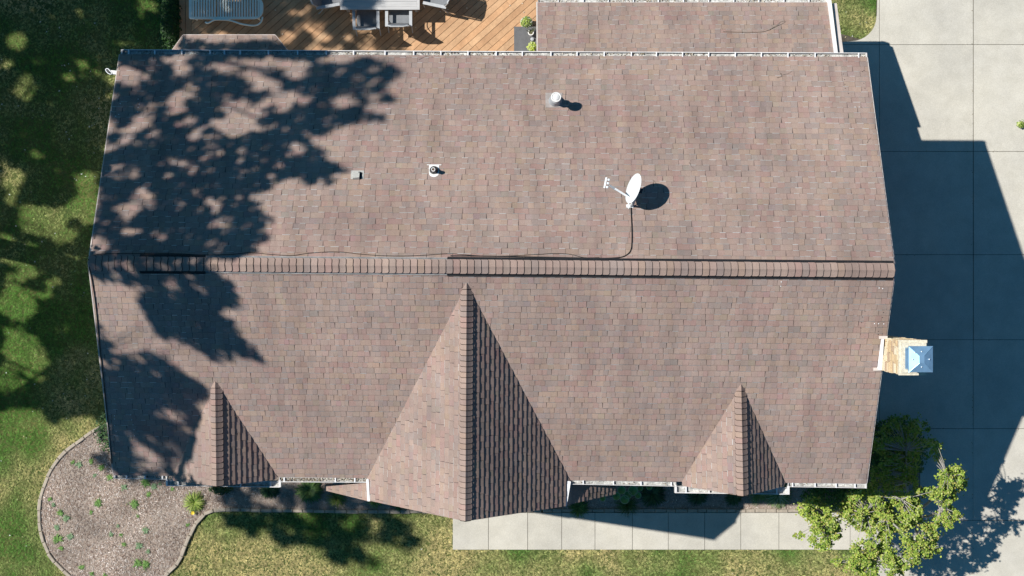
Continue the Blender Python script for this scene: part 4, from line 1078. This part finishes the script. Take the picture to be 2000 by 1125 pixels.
# weeds in the mulch
wd = [(283, 893, 1), (298, 895, .8), (243, 952, .7), (285, 942, 1.2), (291, 965, 1.1), (313, 945, .6), (193, 982, 1.3), (263, 984, 1.2), (178, 1000, .7), (270, 1008, .6), (218, 1043, 1), (236, 1045, .6), (285, 1035, .8), (231, 1027, .6), (243, 1062, .8), (272, 1065, 1), (290, 1077, .7), (118, 1002, 1.2), (105, 985, 1), (113, 1052, 1.4), (120, 1070, 1.3), (112, 1030, 1), (138, 1047, .9), (160, 1107, 1.3), (180, 1120, 1), (270, 1100, 1.4), (285, 1102, 1.4), (155, 907, 1), (143, 903, .7), (178, 900, .9), (200, 912, .8), (186, 928, .7), (302, 949, .8), (337, 955, .5), (215, 933, 1), (227, 930, .9), (205, 1125, .9), (367, 1026, .5), (98, 975, .8), (130, 1012, .8)]
rg = random.Random(70)
for (px, py, s_) in wd:
    s_ *= rg.uniform(.6, 1.45)
    c = P(px, py, 0); c.z = .02; mb = MB(); cols = [(.16, .30, .07), (.22, .36, .10), (.12, .24, .06)] if rg.random() < .6 else [(.22, .34, .18), (.28, .38, .22), (.16, .26, .12)]
    blades(mb, c, int(26*s_), .085*s_, .024, cols, rg, up=.4, arch=.4, seg=3)
    for _ in range(int(14*s_)):
        p = c+Vector((rg.gauss(0, .05)*s_, rg.gauss(0, .05)*s_, rg.uniform(.01, .03))); leafquad(mb, p, .014, rg, rg.choice(cols), 1.0)
    tag(mb.build('weed', M['leaf']), 'small green weed growing in the mulch bed', 'weed', 'weeds in the mulch bed')

# small ornamental tree by the driveway
def crown_leaves(mb, clumps, rng, cols, ls, per):
    for (c, r) in clumps:
        for _ in range(per):
            d = rvec(rng)*min(1.7, abs(rng.gauss(.35, .5)))*r; d.z *= .6; leafquad(mb, c+d, ls*rng.uniform(.75, 1.3), rng, rng.choice(cols), .45, nrm=Vector((-.3, .1, .8))+rvec(rng)*.8, asp=.8)
rng = random.Random(81)
outl = [(1558, 1000), (1565, 985), (1600, 970), (1625, 985), (1655, 975), (1668, 962), (1690, 950), (1715, 905), (1700, 850), (1735, 825), (1770, 812), (1815, 830), (1835, 872), (1830, 890), (1850, 900), (1878, 915), (1887, 950), (1870, 968), (1852, 985), (1876, 1000), (1862, 1022), (1835, 1030), (1822, 1060), (1838, 1083), (1800, 1090), (1780, 1105), (1762, 1130), (1700, 1140), (1680, 1120), (1640, 1103), (1622, 1092), (1650, 1078), (1672, 1068), (1690, 1055), (1690, 1035), (1665, 1035), (1640, 1050), (1610, 1075), (1588, 1065), (1580, 1040), (1590, 1020)]
lit_poly_dense = outl
clumps = []
ga = 0
while len(clumps) < 650 and ga < 20000:
    ga += 1
    px, py = rng.uniform(1555, 1890), rng.uniform(810, 1140)
    if not inpoly(px, py, outl): continue
    shade = py < 955 and px < 1830 and not (px > 1795 and py > 895)
    if shade and px > 1790 and py < 900 and rng.random() < .5: continue
    z = rng.uniform(1.2, 2.0) if shade else rng.uniform(2.6, 3.5)
    if noise.noise(Vector((px*.03, py*.03, 2.0))) < -.22 and not shade: continue
    if 1790 < px < 1830 and 885 < py < 955: continue
    clumps.append((P(px, py, z), rng.uniform(.06, .16)))
for (px, py) in [(1826, 871), (1822, 878), (1817, 885), (1812, 892), (1553, 1046), (1562, 1042), (1570, 1045), (1626, 1096), (1634, 1098), (1884, 948), (1562, 1050)]:
    clumps.append((P(px, py, 3.0), .05))
trunk = P(1748, 985, 0)
t = thing('ornamental_tree', 'small lime green leafy tree between the house corner and the driveway', 'tree', (trunk.x, trunk.y, 0))
mb = MB()
LF = [(.36, .47, .075), (.46, .54, .10), (.30, .42, .06), (.50, .54, .18), (.16, .26, .04), (.36, .45, .08), (.40, .36, .10), (.24, .36, .05), (.13, .21, .035)]
crown_leaves(mb, [c for c in clumps if c[1] > .06], rng, LF, .0255, 66); crown_leaves(mb, [c for c in clumps if c[1] <= .06], rng, LF, .032, 14)
mb.build('crown', M['leaf'], t)
mb = MB()
mb.tube([trunk, trunk+Vector((.03, .02, .7)), trunk+Vector((-.02, -.05, 1.4))], [.09, .07, .055], 9)
fork = trunk+Vector((-.02, -.05, 1.4)); mains = []
for (px, py, z) in [(1620, 1010, 2.7), (1700, 1090, 2.8), (1790, 1060, 2.9), (1840, 990, 3.0), (1850, 930, 3.0), (1730, 1010, 3.2), (1770, 880, 1.8), (1690, 1000, 3.1), (1760, 975, 3.3)]:
    e = P(px, py, z); m1 = fork.lerp(e, .5)+Vector((rng.uniform(-.1, .1), rng.uniform(-.1, .1), .10)); pth = [Vector(p) for p in smooth([tuple(fork), tuple(m1), tuple(e)], 4)]
    mb.tube(pth, [.042-.032*i/len(pth) for i in range(len(pth))], 7); mains.append(pth)
for (c, r) in clumps:
    best = min((q for m_ in mains for q in m_[2:]), key=lambda q: (q-c).length)
    if (best-c).length < 1.3: mb.tube([best, best.lerp(c, .5)+Vector((0, 0, .06)), c+Vector((0, 0, r*.3))], [.012, .008, .004], 5)
mb.build('trunk', M['palebark'], t)
# dark shaded shrub next to it
shrub(1760, 888, 68, 70, 1.3, 3400, .036, [(.07, .15, .035), (.05, .11, .03), (.09, .18, .05)], 'dark green shrub in the shade between the house wall and the ornamental tree', seed=9)
shrub(1640, 975, 70, 26, .9, 1300, .034, [(.08, .16, .035), (.05, .11, .03), (.10, .20, .05)], 'dark green shrub under the gutter at the front right house corner', seed=10)
# little sprig at the right border
rg = random.Random(77); mb = MB(); c = P(1998, 242, .3); leafball(mb, c-Vector((0, 0, .2)), (.10, .08, .25), 60, .03, LIME, rg); blades(mb, P(2003, 243, .02), 20, .18, .02, MG, rg)
tag(mb.build('weed', M['leaf']), 'small green sprig at the right edge of the driveway', 'weed')

# ================================================================== SHADE TREES west of the house (their shadows fall on roof, lawn and deck)
COT = 1/math.tan(SUN_EL); HX, HY = math.cos(SUN_AZ)*COT, -math.sin(SUN_AZ)*COT
def src(p, zc): d = zc-p.z; return Vector((p.x-HX*d, p.y-HY*d, zc))
def zmin_out(p, m):
    z = p.z+.2
    while z < 24:
        s = src(p, z)
        if s.x < -.375*(H-z)-m or s.y > .211*(H-z)+m: return z
        z += .25
    return 24
def surf(px, py):
    """what the sun meets at that pixel"""
    if 350 < px < 552 and 69 < py < 97: return P(px, py, 2.8)
    if 664 < px < 820 and py < 19: return P(px, py, ZD+.73)
    if 688 < px < 745 and 19 < py < 60: return P(px, py, ZD+.45)
    if py < 97: return P(px, py, ZD) if px > 350 else P(px, py, 0)
    if inpoly(px, py, [(234, 104), (1693, 111), (1748, 528), (1692, 945), (222, 930), (173, 514)]):
        return hit(px, py, PN if py < 516 else PS)
    return P(px, py, 0)
rng = random.Random(99)
shN = smooth([(232, 100), (330, 102), (430, 104), (540, 106), (640, 108), (650, 120), (700, 116), (740, 120), (782, 148), (752, 165), (742, 182), (764, 193), (722, 206), (712, 220), (748, 232), (690, 236), (648, 246), (632, 262), (640, 290), (652, 305), (638, 322), (694, 328), (650, 340), (640, 358), (600, 352), (560, 345), (535, 360), (500, 378), (482, 392), (506, 405), (500, 420), (538, 430), (505, 445), (520, 462), (490, 470), (500, 490), (470, 500), (400, 505), (170, 512), (178, 440), (200, 300), (225, 150)], 3)
shS1 = [(235, 545), (180, 540), (178, 520), (400, 520), (430, 535), (455, 560), (470, 585), (415, 600), (440, 620), (460, 650), (490, 675), (515, 702), (470, 700), (440, 708), (400, 685), (360, 668), (320, 655), (290, 625), (262, 600), (285, 575), (250, 560)]
shS2 = [(190, 640), (215, 680), (235, 700), (270, 712), (300, 698), (330, 706), (340, 722), (385, 745), (402, 775), (372, 792), (388, 815), (402, 850), (388, 870), (392, 895), (372, 905), (388, 928), (345, 945), (300, 940), (222, 930), (205, 760)]
shL = [(-60, -60), (350, -60), (350, 100), (235, 110), (172, 520), (212, 835), (190, 815), (172, 800), (150, 806), (120, 812), (100, 828), (85, 800), (55, 790), (0, 795), (-60, 780)]
shBed = [(212, 828), (245, 840), (245, 930), (215, 930), (185, 925), (175, 905), (200, 880), (205, 850)]
shD = [(350, -60), (640, -60), (640, 20), (690, 60), (700, 100), (350, 100)]
shD2 = [(640, -60), (740, -40), (735, 8), (742, 55), (735, 70), (775, 88), (800, 100), (640, 100)]
shF = smooth([(430, 1000), (447, 1022), (470, 1030), (492, 1048), (508, 1030), (528, 1022), (533, 1050), (548, 1066), (585, 1060), (619, 1066), (640, 1090), (662, 1102), (690, 1090), (738, 1106), (718, 1080), (706, 1060), (716, 1045), (730, 1058), (760, 1058), (785, 1066), (799, 1086), (800, 1062), (818, 1055), (795, 1040), (798, 1022), (775, 1012), (760, 1000)], 2)
holes = [(470, 128, 50, 14), (545, 125, 45, 13), (585, 140, 14, 11), (365, 106, 30, 6), (279, 144, 28, 13), (240, 150, 14, 16), (293, 148, 14, 12), (343, 204, 24, 19), (368, 179, 14, 14), (279, 239, 26, 15), (245, 257, 26, 7), (303, 264, 16, 8), (351, 316, 16, 8), (284, 378, 28, 11), (244, 413, 28, 16), (280, 400, 16, 10), (308, 443, 13, 8), (261, 455, 15, 8), (194, 475, 20, 14), (338, 112, 25, 7), (462, 210, 32, 14), (455, 240, 34, 15), (492, 250, 28, 9), (548, 186, 16, 8), (585, 195, 26, 9), (520, 198, 18, 9), (548, 217, 20, 9), (500, 225, 20, 9), (505, 155, 18, 6), (675, 200, 28, 11), (662, 120, 30, 7), (420, 400, 18, 12), (385, 375, 14, 8), (430, 440, 16, 9), (330, 345, 10, 8), (440, 130, 22, 8), (610, 268, 18, 7), (395, 262, 12, 9), (205, 190, 8, 10), (575, 300, 14, 7),
         (205, 560, 18, 14), (330, 548, 14, 10), (260, 572, 14, 8), (255, 525, 12, 6), (345, 570, 10, 8), (230, 545, 8, 12), (250, 620, 22, 30),
         (218, 925, 20, 5), (300, 905, 20, 10), (345, 905, 16, 12), (280, 880, 10, 8), (345, 812, 14, 7), (325, 860, 8, 6), (340, 768, 10, 5), (225, 700, 10, 20), (365, 840, 7, 20), (275, 915, 18, 8), (355, 880, 9, 16),
         (30, 80, 22, 18), (17, 122, 18, 9), (47, 170, 24, 28), (135, 150, 14, 10), (285, 10, 24, 14), (250, 84, 20, 5), (40, 260, 14, 6), (10, 318, 10, 12), (25, 352, 22, 28), (75, 430, 48, 34), (120, 460, 34, 18), (164, 348, 26, 16), (168, 395, 24, 44), (45, 500, 44, 20), (10, 470, 16, 16), (30, 590, 40, 34), (85, 575, 20, 8), (25, 545, 26, 12), (140, 510, 20, 12), (55, 530, 20, 12), (30, 700, 32, 60), (62, 690, 34, 22), (75, 735, 20, 12), (20, 740, 40, 30), (215, 152, 14, 12), (255, 85, 10, 4), (150, 20, 10, 6), (95, 30, 12, 5), (10, 640, 18, 8), (105, 555, 14, 6), (190, 30, 9, 5), (60, 20, 9, 6), (70, 120, 9, 6), (100, 200, 8, 5), (160, 240, 7, 5), (200, 290, 8, 6), (110, 330, 9, 6), (60, 300, 9, 6), (130, 415, 24, 16), (175, 550, 9, 5), (100, 640, 9, 6), (150, 640, 7, 5),
         (440, 76, 70, 7), (370, 78, 14, 5), (520, 76, 22, 3), (612, 55, 34, 14), (597, 25, 10, 18), (640, 84, 46, 11), (570, 24, 8, 7), (675, 82, 18, 9), (620, 10, 16, 5), (467, 14, 5, 4), (468, 29, 5, 4), (404, 48, 7, 3), (397, 60, 5, 4), (560, 70, 20, 10), (690, 28, 10, 6), (720, 88, 22, 6),
         (684, 1031, 12, 12), (739, 1031, 13, 12), (600, 1012, 8, 5), (470, 1010, 6, 5)]
hr = random.Random(3)
holes += [(hr.uniform(225, 640), hr.uniform(115, 490), hr.uniform(4, 10), hr.uniform(3, 7)) for _ in range(55)]
holes += [(hr.uniform(215, 400), hr.uniform(540, 930), hr.uniform(4, 9), hr.uniform(3, 7)) for _ in range(22)]
holes += [(hr.uniform(0, 215), hr.uniform(0, 780), hr.uniform(5, 13), hr.uniform(4, 9)) for _ in range(12)]
def inhole(px, py, m=0):
    for (cx, cy, rx, ry) in holes:
        dx_, dy_ = (px-cx)/(rx+m), (py-cy)/(ry+m); wob = 1+.45*noise.noise(Vector((px*.06, py*.06, 5)))
        if dx_*dx_+dy_*dy_ < wob: return True
    return False
trees = []
for (x, y, nm) in ((-16.5, 2.0, 'tall leafy shade tree west of the house, nearer the deck'), (-24.0, 2.0, 'broad leafy shade tree standing farther out on the left lawn'), (-18.5, 8.5, 'leafy shade tree beyond the rear left corner of the house')):
    trees.append(dict(loc=Vector((x, y, 0)), lab=nm, pts=[], mb=MB()))
LV = [(.07, .13, .03), (.09, .16, .035), (.05, .10, .025), (.11, .18, .04)]
def shade(poly, dens, zlo, zhi, ls=.058, rad=.16, per=20, m=3.5, only=None, zfix=None):
    xs = [p[0] for p in poly]; ysv = [p[1] for p in poly]
    area = (max(xs)-min(xs))*(max(ysv)-min(ysv))*1.3e-4; n = int(area*dens)
    for _ in range(n):
        px, py = rng.uniform(min(xs), max(xs)), rng.uniform(min(ysv), max(ysv))
        if not inpoly(px, py, poly): continue
        if inhole(px, py, m): continue
        s = P(px, py, zfix) if zfix else surf(px, py); zm = zmin_out(s, .5)
        nz_ = noise.noise(Vector((px*.006, py*.006, 4.4)))*.5+.5
        zc_ = max(zlo+(zhi-zlo)*nz_+rng.uniform(-1, 1), zm+rng.uniform(0, 1.2))
        c = src(s, zc_); tr = trees[0] if only == 0 else min(trees, key=lambda T_: (T_['loc'].to_2d()-c.to_2d()).length)
        tr['pts'].append(c)
        for _k in range(per):
            d = rvec(rng)*rng.random()**.5*rad; leafquad(tr['mb'], c+d, ls*rng.uniform(.7, 1.3), rng, rng.choice(LV), .2, nrm=SUNV+rvec(rng)*.9, asp=.7)
shade(shN, 60, 15.5, 20, rad=.14, per=17)
shade(shS1, 60, 15, 19, only=0, rad=.14, per=17); shade(shS2, 68, 15, 19, only=0, rad=.14, per=17)
shade(shL, 150, 7, 12.5, rad=.15, per=18, m=5)
shade([(228, 90), (640, 92), (640, 112), (228, 110)], 95, 12, 16, rad=.12, per=16, only=0, zfix=ZE)
shade(shBed, 36, 9, 12, per=12, only=0)
shade(shD, 110, 9, 14); shade(shD2, 60, 10, 14, per=16)
shade(shF, 70, 12, 17, rad=.17, only=0)
shade([(428, 948), (640, 950), (900, 985), (900, 999), (600, 999), (560, 994), (470, 992), (430, 985)], 55, 11, 15, rad=.15, per=17, only=0)
for T_ in trees:
    t = thing('shade_tree', T_['lab'], 'tree', T_['loc'], 'tall shade trees west of the house')
    T_['mb'].build('crown', M['leafdense'], t)
    mb = MB(); L0_ = T_['loc']; hgt = 10.0
    pth = [L0_, L0_+Vector((.1, 0, 2.5)), L0_+Vector((0, .15, 6.5)), L0_+Vector((.1, 0, hgt))]; mb.tube(pth, [.34, .27, .22, .18], 12)
    pts_ = T_['pts']; top = pth[-1]
    if pts_:
        nodes = rng.sample(pts_, min(9, len(pts_))); limbs = []
        for e in nodes:
            m1 = top.lerp(e, .5)+Vector((0, 0, -.3)); q = [Vector(p) for p in smooth([tuple(top), tuple(m1), tuple(e)], 4)]
            mb.tube(q, [.075-.055*i/len(q) for i in range(len(q))], 7); limbs.append(q)
        al = [q for l in limbs for q in l[2:]]
        for c in rng.sample(pts_, min(260, len(pts_))):
            b_ = min(al, key=lambda q: (q-c).length); mb.tube([b_, b_.lerp(c, .5)+Vector((0, 0, .08)), c], [.022, .014, .006], 5)
    mb.build('trunk', M['bark'], t)
